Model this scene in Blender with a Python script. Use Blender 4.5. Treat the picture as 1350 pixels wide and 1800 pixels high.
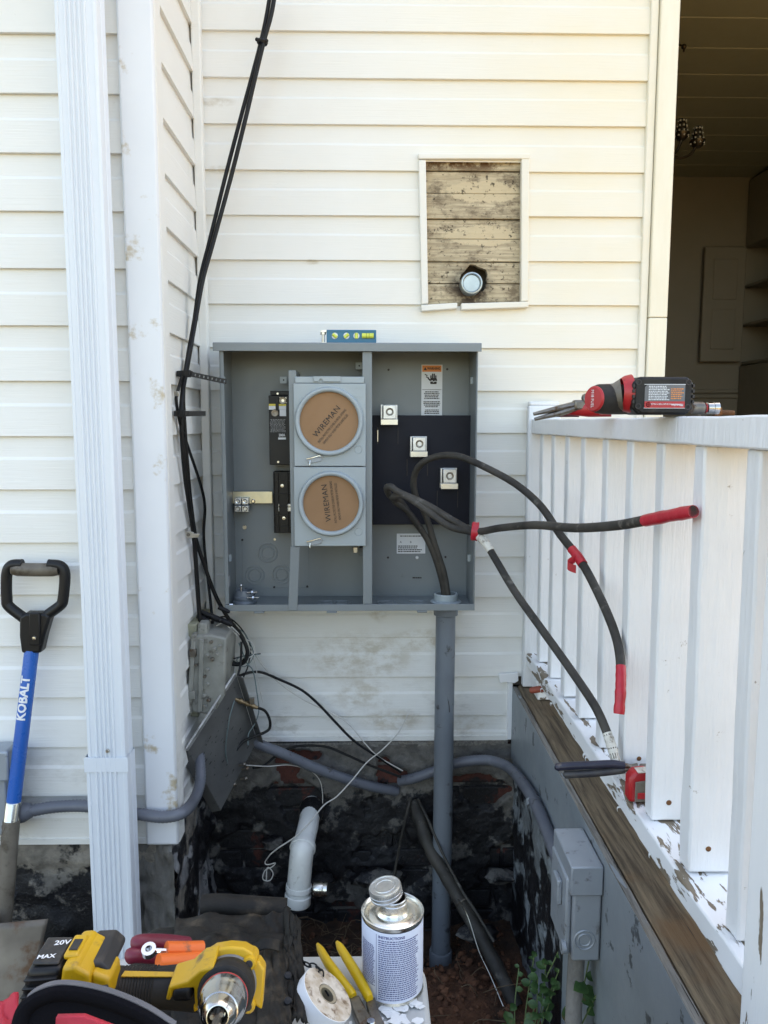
import bpy, bmesh, math, random
from mathutils import Vector, Matrix, noise as mnoise
random.seed(7)
for _o in list(bpy.data.objects): bpy.data.objects.remove(_o)
scene = bpy.context.scene
C = scene.collection
V = Vector
PI = math.pi

# ------------------------------------------------------------------ camera
FPX, PITCH, YAW, ROLL = 1362.3, 0.115294, 0.019313, 0.000905
WD, EYE = 2.358, 1.45
CAMP = V((0, -WD, EYE))
_f = V((math.sin(YAW)*math.cos(PITCH), math.cos(YAW)*math.cos(PITCH), -math.sin(PITCH)))
_r = V((math.cos(YAW), -math.sin(YAW), 0)); _u = _r.cross(_f)
CR = math.cos(ROLL)*_r + math.sin(ROLL)*_u
CU = -math.sin(ROLL)*_r + math.cos(ROLL)*_u
cam = bpy.data.cameras.new('camera')
cam.sensor_fit = 'VERTICAL'; cam.sensor_height = 36; cam.sensor_width = 27
cam.lens = FPX/1800*36
cam.clip_start = 0.02; cam.clip_end = 500
camo = bpy.data.objects.new('camera', cam); C.objects.link(camo)
camo.matrix_world = Matrix(((CR.x, CU.x, -_f.x, CAMP.x), (CR.y, CU.y, -_f.y, CAMP.y), (CR.z, CU.z, -_f.z, CAMP.z), (0, 0, 0, 1)))
scene.camera = camo

# ------------------------------------------------------------------ sky, sun, exposure
SUN_EL, SUN_AZ = math.radians(50), math.radians(28)     # azimuth from +Y (behind the house) towards +X
world = bpy.data.worlds.new('World'); scene.world = world; world.use_nodes = True
wn = world.node_tree.nodes; wl = world.node_tree.links
for n in list(wn): wn.remove(n)
wo = wn.new('ShaderNodeOutputWorld'); wb = wn.new('ShaderNodeBackground'); ws = wn.new('ShaderNodeTexSky')
ws.sky_type = 'NISHITA'; ws.sun_disc = False
ws.sun_elevation = SUN_EL; ws.sun_rotation = SUN_AZ
ws.air_density = 1.0; ws.dust_density = 2.2; ws.ozone_density = 0.6
wb.inputs['Strength'].default_value = 0.15
wl.new(ws.outputs[0], wb.inputs[0]); wl.new(wb.outputs[0], wo.inputs[0])
sun = bpy.data.lights.new('sun', 'SUN'); sun.energy = 4.0; sun.angle = math.radians(0.5); sun.color = (1, .93, .82)
suno = bpy.data.objects.new('sun', sun); C.objects.link(suno)
sd = V((math.sin(SUN_AZ)*math.cos(SUN_EL), math.cos(SUN_AZ)*math.cos(SUN_EL), math.sin(SUN_EL)))
suno.rotation_euler = sd.to_track_quat('Z', 'Y').to_euler(); suno.location = (3, 6, 9)
scene.view_settings.view_transform = 'Standard'; scene.view_settings.look = 'None'
scene.view_settings.gamma = 1; scene.view_settings.use_curve_mapping = False
scene.view_settings.exposure = 2.36
scene.view_settings.use_white_balance = True; scene.view_settings.white_balance_temperature = 8100; scene.view_settings.white_balance_tint = 10
scene.cycles.max_bounces = 6; scene.cycles.diffuse_bounces = 4; scene.cycles.glossy_bounces = 3; scene.cycles.caustics_reflective = False; scene.cycles.caustics_refractive = False

# ------------------------------------------------------------------ measuring helpers: a sight line cut with a real plane of the place
def ray(px, py): return CR*((px-675)/FPX) + CU*((900-py)/FPX) + _f
def P(px, py, Y):
    d = ray(px, py); return CAMP + d*((Y+WD)/d.y)
def PX(px, py, X):
    d = ray(px, py); return CAMP + d*(X/d.x)
def PZ(px, py, Z):
    d = ray(px, py); return CAMP + d*((Z-EYE)/d.z)
def xz(px, py, Y):
    p = P(px, py, Y); return p.x, p.z

# ------------------------------------------------------------------ mesh builder
class MB:
    def __init__(s): s.v = []; s.f = []; s.fm = []; s.M = None; s.mi = 0
    def add(s, vs, fs):
        o = len(s.v)
        for p in vs:
            p = V(p)
            if s.M is not None: p = s.M @ p
            s.v.append(p)
        for f in fs: s.f.append([i+o for i in f]); s.fm.append(s.mi)
        return s
    def box(s, x0, x1, y0, y1, z0, z1):
        if x0 > x1: x0, x1 = x1, x0
        if y0 > y1: y0, y1 = y1, y0
        if z0 > z1: z0, z1 = z1, z0
        return s.add([(x0,y0,z0),(x1,y0,z0),(x1,y1,z0),(x0,y1,z0),(x0,y0,z1),(x1,y0,z1),(x1,y1,z1),(x0,y1,z1)],
                     [(0,3,2,1),(4,5,6,7),(0,1,5,4),(1,2,6,5),(2,3,7,6),(3,0,4,7)])
    def quad(s, a, b, c, d): return s.add([a,b,c,d], [(0,1,2,3)])
    def prism(s, poly, o, u, v, w):          # polygon in (u,v) from o, extruded by vector w
        o, u, v, w = V(o), V(u), V(v), V(w); n = len(poly)
        a = [o+u*p[0]+v*p[1] for p in poly]; b = [p+w for p in a]
        fs = [tuple(range(n-1,-1,-1)), tuple(range(n, 2*n))]
        fs += [(i,(i+1)%n,n+(i+1)%n,n+i) for i in range(n)]
        if u.cross(v).dot(w) < 0: fs = [tuple(reversed(f)) for f in fs]
        return s.add(a+b, fs)
    def tube(s, pts, r, seg=10, caps=True, squash=None):
        pts = [V(p) for p in pts]; n = len(pts)
        rr = r if isinstance(r, (list, tuple)) else [r]*n
        t0 = (pts[1]-pts[0]).normalized()
        ref = V((0,0,1)) if abs(t0.z) < .9 else V((1,0,0))
        nrm = (ref - t0*ref.dot(t0)).normalized()
        vs = []; prev = t0
        for i, p in enumerate(pts):
            t = (pts[min(i+1,n-1)]-pts[max(i-1,0)])
            t = t.normalized() if t.length > 1e-9 else prev
            q = prev.rotation_difference(t); nrm = (q @ nrm); nrm = (nrm - t*nrm.dot(t)).normalized(); b = t.cross(nrm); prev = t
            for k in range(seg):
                a = 2*PI*k/seg
                vs.append(p + (nrm*math.cos(a) + b*math.sin(a)*(squash or 1))*rr[i])
        fs = [(i*seg+k, i*seg+(k+1)%seg, (i+1)*seg+(k+1)%seg, (i+1)*seg+k) for i in range(n-1) for k in range(seg)]
        if caps: fs += [tuple(range(seg-1,-1,-1)), tuple(range((n-1)*seg, n*seg))]
        return s.add(vs, fs)
    def lathe(s, prof, o=(0,0,0), ax=(0,0,1), seg=32, close=False):   # prof: (radius, height)
        o = V(o); ax = V(ax).normalized()
        ref = V((1,0,0)) if abs(ax.x) < .9 else V((0,1,0))
        u = (ref-ax*ref.dot(ax)).normalized(); w = ax.cross(u)
        vs = []; n = len(prof)
        for (r, h) in prof:
            for k in range(seg):
                a = 2*PI*k/seg; vs.append(o + ax*h + (u*math.cos(a)+w*math.sin(a))*max(r,1e-5))
        m = n if close else n-1
        fs = [(i*seg+k, i*seg+(k+1)%seg, ((i+1)%n)*seg+(k+1)%seg, ((i+1)%n)*seg+k) for i in range(m) for k in range(seg)]
        return s.add(vs, fs)
    def cyl(s, a, b, r, seg=16, r2=None):
        a, b = V(a), V(b); h = (b-a).length
        return s.lathe([(0,0),(r,0),(r if r2 is None else r2,h),(0,h)], a, b-a, seg)
    def grid(s, nx, ny, fn):
        vs = [fn(i/(nx-1), j/(ny-1)) for j in range(ny) for i in range(nx)]
        fs = [(j*nx+i, j*nx+i+1, (j+1)*nx+i+1, (j+1)*nx+i) for j in range(ny-1) for i in range(nx-1)]
        return s.add(vs, fs)
    def ball(s, c, rx, ry=None, rz=None, seg=12, rings=8, jit=0):
        ry = ry or rx; rz = rz or rx; c = V(c); vs = []; fs = []
        for i in range(rings+1):
            th = PI*i/rings
            for k in range(seg):
                a = 2*PI*k/seg
                d = V((math.sin(th)*math.cos(a), math.sin(th)*math.sin(a), math.cos(th)))
                m = 1 + (jit*mnoise.noise((d*1.7+c*37)) if jit else 0)
                vs.append(c+V((d.x*rx, d.y*ry, d.z*rz))*m)
        fs = [(i*seg+k, (i+1)*seg+k, (i+1)*seg+(k+1)%seg, i*seg+(k+1)%seg) for i in range(rings) for k in range(seg)]
        return s.add(vs, fs)
    def mesh(s, name):
        m = bpy.data.meshes.new(name); m.from_pydata([tuple(p) for p in s.v], [], s.f)
        if any(s.fm): m.polygons.foreach_set('material_index', s.fm)
        bm = bmesh.new(); bm.from_mesh(m); bmesh.ops.remove_doubles(bm, verts=bm.verts, dist=1e-6)
        bmesh.ops.recalc_face_normals(bm, faces=bm.faces); bm.to_mesh(m); bm.free()
        return m

def ME(**k): return MB()
def finish(me, ang=38):
    me.polygons.foreach_set('use_smooth', [True]*len(me.polygons))
    me.set_sharp_from_angle(angle=math.radians(ang))
def obj(name, mb, mat, parent=None, bevel=0, ang=38, seg=2, kind=None):
    me = mb.mesh(name) if isinstance(mb, MB) else mb
    if isinstance(mb, MB): finish(me, ang)
    if isinstance(mat, (list, tuple)):
        for m in mat: me.materials.append(m)
    elif not me.materials: me.materials.append(mat)
    o = bpy.data.objects.new(name, me); C.objects.link(o)
    if parent is not None:
        o.parent = parent; o.matrix_parent_inverse = parent.matrix_world.inverted()
    if bevel:
        b = o.modifiers.new('bevel', 'BEVEL'); b.width = bevel; b.segments = seg; b.limit_method = 'ANGLE'; b.angle_limit = math.radians(40)
        b.harden_normals = False
    if kind: o['kind'] = kind
    return o
def thing(name, label, cat, loc=(0,0,0), group=None):
    o = bpy.data.objects.new(name, None); C.objects.link(o); o.location = loc; o.empty_display_size = .05
    o.matrix_world = Matrix.Translation(V(loc))
    return tag(o, label, cat, group)
def tag(o, label, cat, group=None):
    o['label'] = label; o['category'] = cat
    if group: o['group'] = group
    return o
def spline(pts, n=8):
    pts = [V(p) for p in pts]; out = []
    q = [pts[0]*2-pts[1]] + pts + [pts[-1]*2-pts[-2]]
    for i in range(1, len(q)-2):
        a, b, c, d = q[i-1], q[i], q[i+1], q[i+2]
        for k in range(n):
            t = k/n
            out.append(.5*((2*b)+(c-a)*t+(2*a-5*b+4*c-d)*t*t+(3*b-a-3*c+d)*t**3))
    out.append(pts[-1]); return out
def text_mesh(body, size=1, align='LEFT', spacing=1.0, bold=0, line=1.0):
    cu = bpy.data.curves.new('t', 'FONT'); cu.body = body; cu.size = size; cu.align_x = align; cu.align_y = 'CENTER'
    cu.space_character = spacing; cu.offset = bold; cu.space_line = line; cu.resolution_u = 2
    o = bpy.data.objects.new('t', cu); C.objects.link(o)
    dg = bpy.context.evaluated_depsgraph_get(); dg.update()
    me = bpy.data.meshes.new_from_object(o.evaluated_get(dg))
    bpy.data.objects.remove(o); bpy.data.curves.remove(cu)
    return me
def text(body, mat, parent, o, u, v, size, align='CENTER', name='lettering', bend=None, sx=1, length=None, **k):
    me = text_mesh(body, size, align, **k)
    if length:
        xs = [p.co.x for p in me.vertices]; sx = length/(max(xs)-min(xs))
    if bend:
        bm = bmesh.new(); bm.from_mesh(me); bmesh.ops.triangulate(bm, faces=bm.faces)
        for _ in range(2): bmesh.ops.subdivide_edges(bm, edges=[e for e in bm.edges if e.calc_length() > size*.12], cuts=1); bmesh.ops.triangulate(bm, faces=bm.faces)
        bm.to_mesh(me); bm.free()
    o, u, v = V(o), V(u).normalized(), V(v).normalized()
    for p in me.vertices:
        x, y = p.co.x*sx, p.co.y
        p.co = bend(x, y) if bend else o+u*x+v*y
    me.materials.clear(); me.materials.append(mat); me.name = name
    ob = bpy.data.objects.new(name, me); C.objects.link(ob)
    if parent is not None: ob.parent = parent; ob.matrix_parent_inverse = parent.matrix_world.inverted()
    return ob
def noise3(x, y, z, s=1): return mnoise.noise(V((x*s, y*s, z*s)))
def fbm(x, y, z, s=1, o=4):
    a = 0; w = 1
    for i in range(o): a += w*mnoise.noise(V((x*s, y*s, z*s))); s *= 2.03; w *= .5
    return a
def sstep(a, b, x):
    t = max(0, min(1, (x-a)/(b-a))); return t*t*(3-2*t)

# ------------------------------------------------------------------ materials
class NT:
    def __init__(s, name):
        s.m = bpy.data.materials.new(name); s.m.use_nodes = True
        s.n = s.m.node_tree.nodes; s.l = s.m.node_tree.links
        s.b = s.n['Principled BSDF']
        g = s.n.new('ShaderNodeNewGeometry'); s.pos = g.outputs['Position']; s.nor = g.outputs['Normal']
    def mapd(s, scale=(1,1,1), rot=(0,0,0), loc=(0,0,0)):
        m = s.n.new('ShaderNodeMapping'); m.inputs['Scale'].default_value = scale; m.inputs['Rotation'].default_value = rot; m.inputs['Location'].default_value = loc
        s.l.new(s.pos, m.inputs[0]); return m.outputs[0]
    def noise(s, scale, detail=4, rough=.55, vec=None, dist=0):
        t = s.n.new('ShaderNodeTexNoise'); t.inputs['Scale'].default_value = scale; t.inputs['Detail'].default_value = min(detail, 5)
        t.inputs['Roughness'].default_value = rough; t.inputs['Distortion'].default_value = dist
        s.l.new(vec or s.pos, t.inputs['Vector']); return t.outputs['Fac']
    def voro(s, scale, vec=None):
        t = s.n.new('ShaderNodeTexVoronoi'); t.inputs['Scale'].default_value = scale
        s.l.new(vec or s.pos, t.inputs['Vector']); return t.outputs['Distance']
    def ramp(s, fac, lo, hi):
        r = s.n.new('ShaderNodeMapRange'); r.interpolation_type = 'SMOOTHSTEP'
        r.inputs['From Min'].default_value = lo; r.inputs['From Max'].default_value = hi
        s.l.new(fac, r.inputs['Value']); return r.outputs['Result']
    def math(s, op, a, b=None):
        m = s.n.new('ShaderNodeMath'); m.operation = op
        for i, x in enumerate((a, b)):
            if x is None: continue
            if isinstance(x, (int, float)): m.inputs[i].default_value = x
            else: s.l.new(x, m.inputs[i])
        return m.outputs[0]
    def mix(s, fac, a, b):
        m = s.n.new('ShaderNodeMix'); m.data_type = 'RGBA'
        for inp, x in ((m.inputs[0], fac), (m.inputs[6], a), (m.inputs[7], b)):
            if isinstance(x, (int, float)): inp.default_value = x
            elif isinstance(x, (tuple, list)): inp.default_value = (*x[:3], 1)
            else: s.l.new(x, inp)
        return m.outputs[2]
    def sep(s, v=None):
        m = s.n.new('ShaderNodeSeparateXYZ'); s.l.new(v or s.pos, m.inputs[0]); return m.outputs
    def spot(s, c, r):          # 1 at centre c falling to 0 at radius r (r = (rx,ry,rz))
        m = s.mapd(scale=(1/r[0],1/r[1],1/r[2]), loc=(-c[0]/r[0],-c[1]/r[1],-c[2]/r[2]))
        d = s.n.new('ShaderNodeVectorMath'); d.operation = 'LENGTH'; s.l.new(m, d.inputs[0])
        return s.ramp(d.outputs['Value'], 1.0, .35)
    def col(s, c): 
        if isinstance(c, (tuple, list)): s.b.inputs['Base Color'].default_value = (*c[:3], 1)
        else: s.l.new(c, s.b.inputs['Base Color'])
    def rough(s, r):
        if isinstance(r, (int, float)): s.b.inputs['Roughness'].default_value = r
        else: s.l.new(r, s.b.inputs['Roughness'])
    def bump(s, h, strength=.3, dist=.002, prev=None):
        b = s.n.new('ShaderNodeBump'); b.inputs['Strength'].default_value = strength; b.inputs['Distance'].default_value = dist
        s.l.new(h, b.inputs['Height'])
        if prev: s.l.new(prev, b.inputs['Normal'])
        s.l.new(b.outputs[0], s.b.inputs['Normal']); return b.outputs[0]

def mat(name, c, rough=.5, metal=0, c2=None, vs=6, dirt=None, ds=9, dlo=.52, dhi=.75, bump=None, stretch=(1,1,1), spec=None, coat=0, rvar=.12):
    t = NT(name)
    col = c
    v = t.mapd(stretch) if stretch != (1,1,1) else None
    if c2 is not None: col = t.mix(t.ramp(t.noise(vs, 5, .6, v), .3, .7), c, c2)
    if dirt is not None:
        d = t.ramp(t.noise(ds, 7, .65), dlo, dhi)
        col = t.mix(d, col, dirt)
    t.col(col)
    r = t.n.new('ShaderNodeMapRange'); r.inputs['To Min'].default_value = max(.03, rough-rvar); r.inputs['To Max'].default_value = min(1, rough+rvar)
    t.l.new(t.noise(23, 5), r.inputs['Value']); t.rough(r.outputs['Result'])
    t.b.inputs['Metallic'].default_value = metal
    if spec is not None: t.b.inputs['Specular IOR Level'].default_value = spec
    if coat: t.b.inputs['Coat Weight'].default_value = coat
    if bump:
        sc, st, dist = bump
        t.bump(t.noise(sc, 5, .6, v), st, dist)
    return t.m

def m_vinyl():
    t = NT('white_vinyl')
    grain = t.noise(1, 6, .6, t.mapd((9, 9, 240)))
    c = t.mix(t.ramp(t.noise(2.3, 4), .35, .7), (.80,.795,.765), (.77,.76,.72))
    z = t.sep()
    # grime: thin speckle everywhere, more on the courses near the ground
    low = t.ramp(z[2], .75, .42)
    sp = t.ramp(t.noise(46, 6, .7), .66, .78)
    c = t.mix(t.math('MULTIPLY', sp, .25), c, (.45,.42,.36))
    g = t.ramp(t.noise(9, 7, .7, t.mapd((1, 1, 2.2))), .5, .72)
    c = t.mix(t.math('MULTIPLY', t.math('MULTIPLY', g, low), .55), c, (.34,.31,.26))
    # a few stains of their own shape below the enclosure and at its corner
    st = None
    for cc, rr, k in [((-.03,0,.72),(.24,.3,.11),.8), ((.16,0,.77),(.16,.3,.05),.95), ((-.02,0,.60),(.12,.3,.07),.75), ((.07,0,.51),(.14,.3,.05),.85), ((.03,0,.87),(.05,.3,.05),.8), ((.30,0,.5),(.12,.3,.04),.8),
                      ((-.44,-.0,2.365),(.07,.3,.018),.8), ((-.43,0,2.18),(.05,.3,.014),.7), ((-.17,0,1.92),(.03,.3,.01),.8)]:
        m = t.math('MULTIPLY', t.spot(cc, rr), k)
        st = m if st is None else t.math('MAXIMUM', st, m)
    n2 = t.ramp(t.noise(14, 8, .7, t.mapd((1,1,1.6))), .36, .66)
    c = t.mix(t.math('MULTIPLY', t.math('MULTIPLY', st, n2), .7), c, (.42,.34,.22))
    # vinyl yellowing that also paints in warm bounce light, up towards the doorway end
    warm_bounce = t.math('MULTIPLY', t.ramp(z[0], -.25, .75), t.ramp(z[2], 1.0, 2.0))
    blot = t.ramp(t.noise(3.1, 6, .6, t.mapd((1,1,2.5))), .25, .75)
    c = t.mix(t.math('MULTIPLY', warm_bounce, t.math('ADD', t.math('MULTIPLY', blot, .35), .5)), c, (.80,.725,.555))
    t.col(c); t.rough(.55); t.b.inputs['Specular IOR Level'].default_value = .25
    n1 = t.bump(grain, .5, .0016)
    t.bump(t.noise(5, 2), .22, .004, n1)
    return t.m
def m_paintwood():          # white brush paint on rough old wood
    t = NT('white_painted_wood')
    g = t.noise(1, 6, .65, t.mapd((70, 70, 7)))
    c = t.mix(t.ramp(t.noise(5, 5), .3, .75), (.80,.81,.82), (.74,.75,.76))
    d = t.ramp(t.noise(30, 8, .75), .665, .72)
    c = t.mix(t.math('MULTIPLY', d, .75), c, (.25,.2,.15))
    t.col(c); t.rough(.45)
    n1 = t.bump(g, .75, .004); t.bump(t.noise(14, 4), .35, .004, n1); return t.m
def m_peel(amount=.5, name='peeling_painted_wood', along='y'):
    t = NT(name)
    st = {'y':(60, 5, 60), 'z':(60, 60, 5)}[along]
    gr = t.noise(1, 7, .7, t.mapd(st))
    wood = t.mix(gr, (.10,.075,.05), (.30,.24,.17))
    m = t.ramp(t.noise(1, 8, .62, t.mapd({'y':(30,7,30), 'z':(30,30,6)}[along]), .35), amount-.012, amount+.012)
    c = t.mix(m, wood, (.80,.81,.82))
    t.col(c); t.rough(.6); n1 = t.bump(gr, .5, .002); t.bump(m, .8, .0015, n1); return t.m
def m_weathered(name='weathered_wood', a=(.055,.037,.022), b=(.25,.185,.115), c3=(.19,.10,.042), st=(105, 5.5, 105)):
    t = NT(name)
    gr = t.noise(1, 8, .7, t.mapd(st), .4)
    w = t.mix(t.ramp(gr, .25, .75), a, b)
    w = t.mix(t.math('MULTIPLY', t.ramp(t.noise(5.5, 5), .55, .75), .7), w, c3)
    cr = t.ramp(t.noise(1, 5, .6, t.mapd((st[0]*1.6, st[1]*.7, st[2]*1.6))), .36, .30)
    w = t.mix(cr, w, (.02,.015,.01))
    t.col(w); t.rough(.85); n1 = t.bump(gr, .9, .005); t.bump(cr, -.6, .003, n1) if False else None
    return t.m
def m_board():              # old sheathing exposed in the wall cut-out
    t = NT('old_sheathing_board')
    gr = t.noise(1, 8, .7, t.mapd((7, 40, 150)), .3)
    w = t.mix(t.ramp(gr, .3, .7), (.32,.255,.165), (.60,.50,.34))
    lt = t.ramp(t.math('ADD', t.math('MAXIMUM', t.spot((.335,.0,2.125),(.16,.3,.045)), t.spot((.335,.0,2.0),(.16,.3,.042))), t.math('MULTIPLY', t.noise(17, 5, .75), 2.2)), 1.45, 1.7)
    w0 = w
    dk = t.ramp(t.noise(1, 9, .75, t.mapd((13,13,24))), .47, .66)
    w = t.mix(t.math('MULTIPLY', dk, .70), w, (.09,.06,.035))
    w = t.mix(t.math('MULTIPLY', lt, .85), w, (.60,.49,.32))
    sp = t.ramp(t.noise(75, 6, .7), .57, .66)
    w = t.mix(t.math('MULTIPLY', sp, .9), w, (.05,.035,.022))
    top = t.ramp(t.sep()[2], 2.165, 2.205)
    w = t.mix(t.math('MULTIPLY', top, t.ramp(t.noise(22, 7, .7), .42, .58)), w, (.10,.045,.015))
    hole = t.math('MULTIPLY', t.spot((.305,.0,1.85),(.085,.2,.085)), t.ramp(t.noise(30, 6, .7), .3, .55))
    w = t.mix(hole, w, (.035,.02,.012))
    t.col(w); t.rough(.85); n1 = t.bump(gr, .5, .0015); t.bump(dk, .4, .001, n1); return t.m
def m_tar(name, cover=.5, speck=(.11,.11,.12), under=None, ztop=None):
    t = NT(name)
    und = under or (.30,.27,.23)
    u = t.mix(t.ramp(t.noise(16, 7, .65), .35, .65), und, tuple(x*.55 for x in und))
    n = t.noise(7.5, 9, .68)
    if ztop is not None:
        z = t.ramp(t.sep()[2], ztop-.16, ztop+.03)
        n = t.math('ADD', n, t.math('MULTIPLY', z, .23))
    m = t.ramp(n, cover+.035, cover-.035)
    sp = t.ramp(t.noise(170, 4, .7), .60, .72)
    tar = t.mix(t.math('MULTIPLY', sp, .8), (.006,.006,.008), speck)
    t.col(t.mix(m, u, tar)); t.rough(t.math('ADD', t.math('MULTIPLY', m, -.35), .85))
    n1 = t.bump(t.noise(95, 6, .7), .8, .006); t.bump(t.noise(20, 6, .6), .7, .01, n1); return t.m
def m_soil():
    t = NT('soil')
    a = t.mix(t.ramp(t.noise(18, 8, .7), .3, .7), (.028,.016,.010), (.075,.036,.019))
    z = t.sep()
    clay = t.math('MULTIPLY', t.ramp(z[0], -.05, .12), t.ramp(z[1], -.12, -.3))
    b = t.mix(t.ramp(t.noise(30, 8, .7), .3, .7), (.085,.034,.016), (.17,.072,.036))
    a = t.mix(t.math('MULTIPLY', clay, t.ramp(t.noise(7, 5), .3, .5)), a, b)
    far = t.ramp(z[1], -2.8, -3.6)
    a = t.mix(far, a, t.mix(t.noise(3, 6), (.10,.095,.045), (.17,.145,.075)))
    t.col(a); t.rough(.95)
    n1 = t.bump(t.noise(60, 8, .75), 1, .012); t.bump(t.noise(160, 6, .7), .7, .004, n1); return t.m

M = {}
M['vinyl'] = m_vinyl()
M['trim'] = mat('white_aluminium_trim', (.76,.78,.81), .38, c2=(.70,.72,.75), vs=2, dirt=(.50,.42,.30), ds=9, dlo=.595, dhi=.70, bump=(5, .12, .004), spec=.4)
M['spout'] = mat('white_enamel_downspout', (.72,.76,.80), .3, c2=(.68,.72,.77), vs=1.2, dirt=(.5,.46,.38), ds=5, dlo=.70, dhi=.85, spec=.45, rvar=.02)
M['cream'] = mat('cream_painted_casing', (.80,.755,.62), .45, c2=(.77,.71,.56), vs=5, dirt=(.5,.4,.25), ds=15, dlo=.68, dhi=.78, bump=(60, .15, .001), stretch=(6,6,1))
M['pwood'] = m_paintwood()
M['peel'] = m_peel(.44)
M['peel_hi'] = m_peel(.40, 'flaking_white_rail')
M['peel_v'] = m_peel(.36, 'flaking_white_post', 'z')
M['wood'] = m_weathered()
M['woodgrey'] = m_weathered('grey_weathered_wood', (.09,.085,.075), (.30,.28,.25), (.20,.15,.09))
M['deck'] = m_weathered('deck_boards_wood', (.30,.20,.11), (.52,.38,.23), (.45,.28,.14))
M['board'] = m_board()
M['greypaint'] = mat('grey_porch_paint', (.235,.265,.285), .45, c2=(.20,.23,.25), vs=4, dirt=(.075,.085,.09), ds=17, dlo=.62, dhi=.65, bump=(40, .3, .002))
M['encl'] = mat('grey_enclosure_paint', (.205,.23,.238), .38, c2=(.185,.208,.217), vs=5, dirt=(.12,.13,.13), ds=22, dlo=.66, dhi=.82, bump=(240, .06, .0006), spec=.45)
M['cover'] = mat('light_grey_meter_cover', (.345,.39,.405), .4, c2=(.32,.365,.38), vs=5, bump=(240, .05, .0005))
M['blackpl'] = mat('black_plastic', (.009,.009,.010), .42, spec=.3, bump=(120, .1, .0006))
M['navy'] = mat('blue_black_barrier', (.006,.007,.014), .55, spec=.25)
M['zinc'] = mat('zinc_plated_steel', (.62,.60,.54), .3, 1, c2=(.5,.48,.44), vs=30, bump=(90, .1, .0005))
M['alu'] = mat('bare_aluminium', (.66,.67,.67), .4, .9, c2=(.5,.51,.51), vs=40)
M['steel'] = mat('bright_steel', (.65,.65,.65), .2, 1)
M['darksteel'] = mat('worn_dark_steel', (.16,.145,.125), .42, .85, c2=(.27,.24,.2), vs=40, dirt=(.12,.06,.03), ds=60, dlo=.55, dhi=.7)
M['rust'] = mat('rusty_steel', (.20,.085,.03), .8, .2, c2=(.10,.045,.02), vs=40, bump=(200, .5, .001))
M['card'] = mat('brown_cardboard', (.33,.185,.095), .85, c2=(.29,.16,.08), vs=8, bump=(150, .1, .0005))
M['ink'] = mat('black_ink', (.025,.02,.018), .6)
M['white'] = mat('white_label', (.72,.73,.75), .5)
M['orange_l'] = mat('orange_label', (.75,.24,.05), .5)
M['yellow_l'] = mat('yellow_label', (.72,.58,.08), .5)
M['pvcgrey'] = mat('grey_conduit_plastic', (.155,.18,.205), .42, c2=(.135,.155,.18), vs=6, dirt=(.05,.05,.05), ds=14, dlo=.60, dhi=.68, bump=(60, .08, .001), stretch=(3,3,1))
M['flex'] = mat('grey_flexible_conduit', (.13,.14,.165), .45, c2=(.105,.115,.14), vs=12, dirt=(.05,.05,.05), ds=30, dlo=.6, dhi=.72)
M['pvcwhite'] = mat('white_drain_plastic', (.80,.81,.78), .3, c2=(.74,.75,.72), vs=8, dirt=(.30,.27,.22), ds=20, dlo=.63, dhi=.75)
M['cable'] = mat('dusty_black_cable_jacket', (.020,.019,.0175), .62, c2=(.062,.056,.048), vs=9, dirt=(.13,.12,.105), ds=26, dlo=.58, dhi=.74, bump=(130, .3, .001), spec=.3)
M['coax'] = mat('black_cable_sheath', (.006,.006,.007), .45, c2=(.012,.012,.012), vs=20, spec=.25)
M['redtape'] = mat('red_electrical_tape', (.52,.018,.035), .38, c2=(.42,.014,.028), vs=25, bump=(60, .6, .002))
M['whitetape'] = mat('white_electrical_tape', (.68,.66,.60), .5, c2=(.5,.47,.4), vs=40, dirt=(.22,.19,.15), ds=60, dlo=.55, dhi=.7, bump=(60, .6, .002))
M['blue'] = mat('blue_lacquer', (.008,.115,.44), .28, c2=(.008,.10,.39), vs=8, dirt=(.1,.12,.2), ds=40, dlo=.68, dhi=.8, spec=.5)
M['teal'] = mat('teal_blue_plastic', (.005,.14,.25), .35)
M['vial'] = mat('yellow_green_vial', (.62,.68,.10), .15)
M['yellow'] = mat('yellow_tool_plastic', (.57,.33,.010), .42, c2=(.5,.28,.010), vs=15, dirt=(.14,.09,.03), ds=32, dlo=.58, dhi=.74)
M['yellowgrip'] = mat('yellow_dipped_grip', (.72,.46,.015), .35, c2=(.66,.4,.015), vs=15, dirt=(.22,.14,.04), ds=28, dlo=.58, dhi=.74, bump=(50,.15,.001))
M['grippl'] = mat('black_rubber_grip', (.013,.012,.0115), .65, spec=.3, c2=(.028,.025,.022), vs=20, dirt=(.07,.055,.04), ds=30, dlo=.56, dhi=.76, bump=(300, .3, .001))
M['red'] = mat('red_tool_plastic', (.45,.018,.022), .4, c2=(.38,.014,.02), vs=20, dirt=(.12,.03,.03), ds=30, dlo=.6, dhi=.75)
M['maroon'] = mat('maroon_grip', (.16,.012,.03), .42)
M['orange'] = mat('orange_grip', (.72,.13,.02), .45, dirt=(.2,.08,.04), ds=40, dlo=.6, dhi=.75)
M['brickred'] = mat('faded_red_grip', (.33,.075,.045), .55, c2=(.25,.06,.04), vs=20)
M['navygrip'] = mat('dark_navy_grip', (.012,.014,.032), .42, c2=(.03,.03,.05), vs=20, dirt=(.12,.1,.09), ds=30, dlo=.6, dhi=.76)
M['leather'] = mat('worn_black_leather', (.011,.0105,.010), .62, spec=.18, c2=(.028,.025,.021), vs=7, dirt=(.12,.092,.062), ds=13, dlo=.52, dhi=.80, bump=(85, .5, .003))
M['nylon'] = mat('black_nylon_webbing', (.005,.005,.007), .85, spec=.06, bump=(420, .6, .001))
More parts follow.
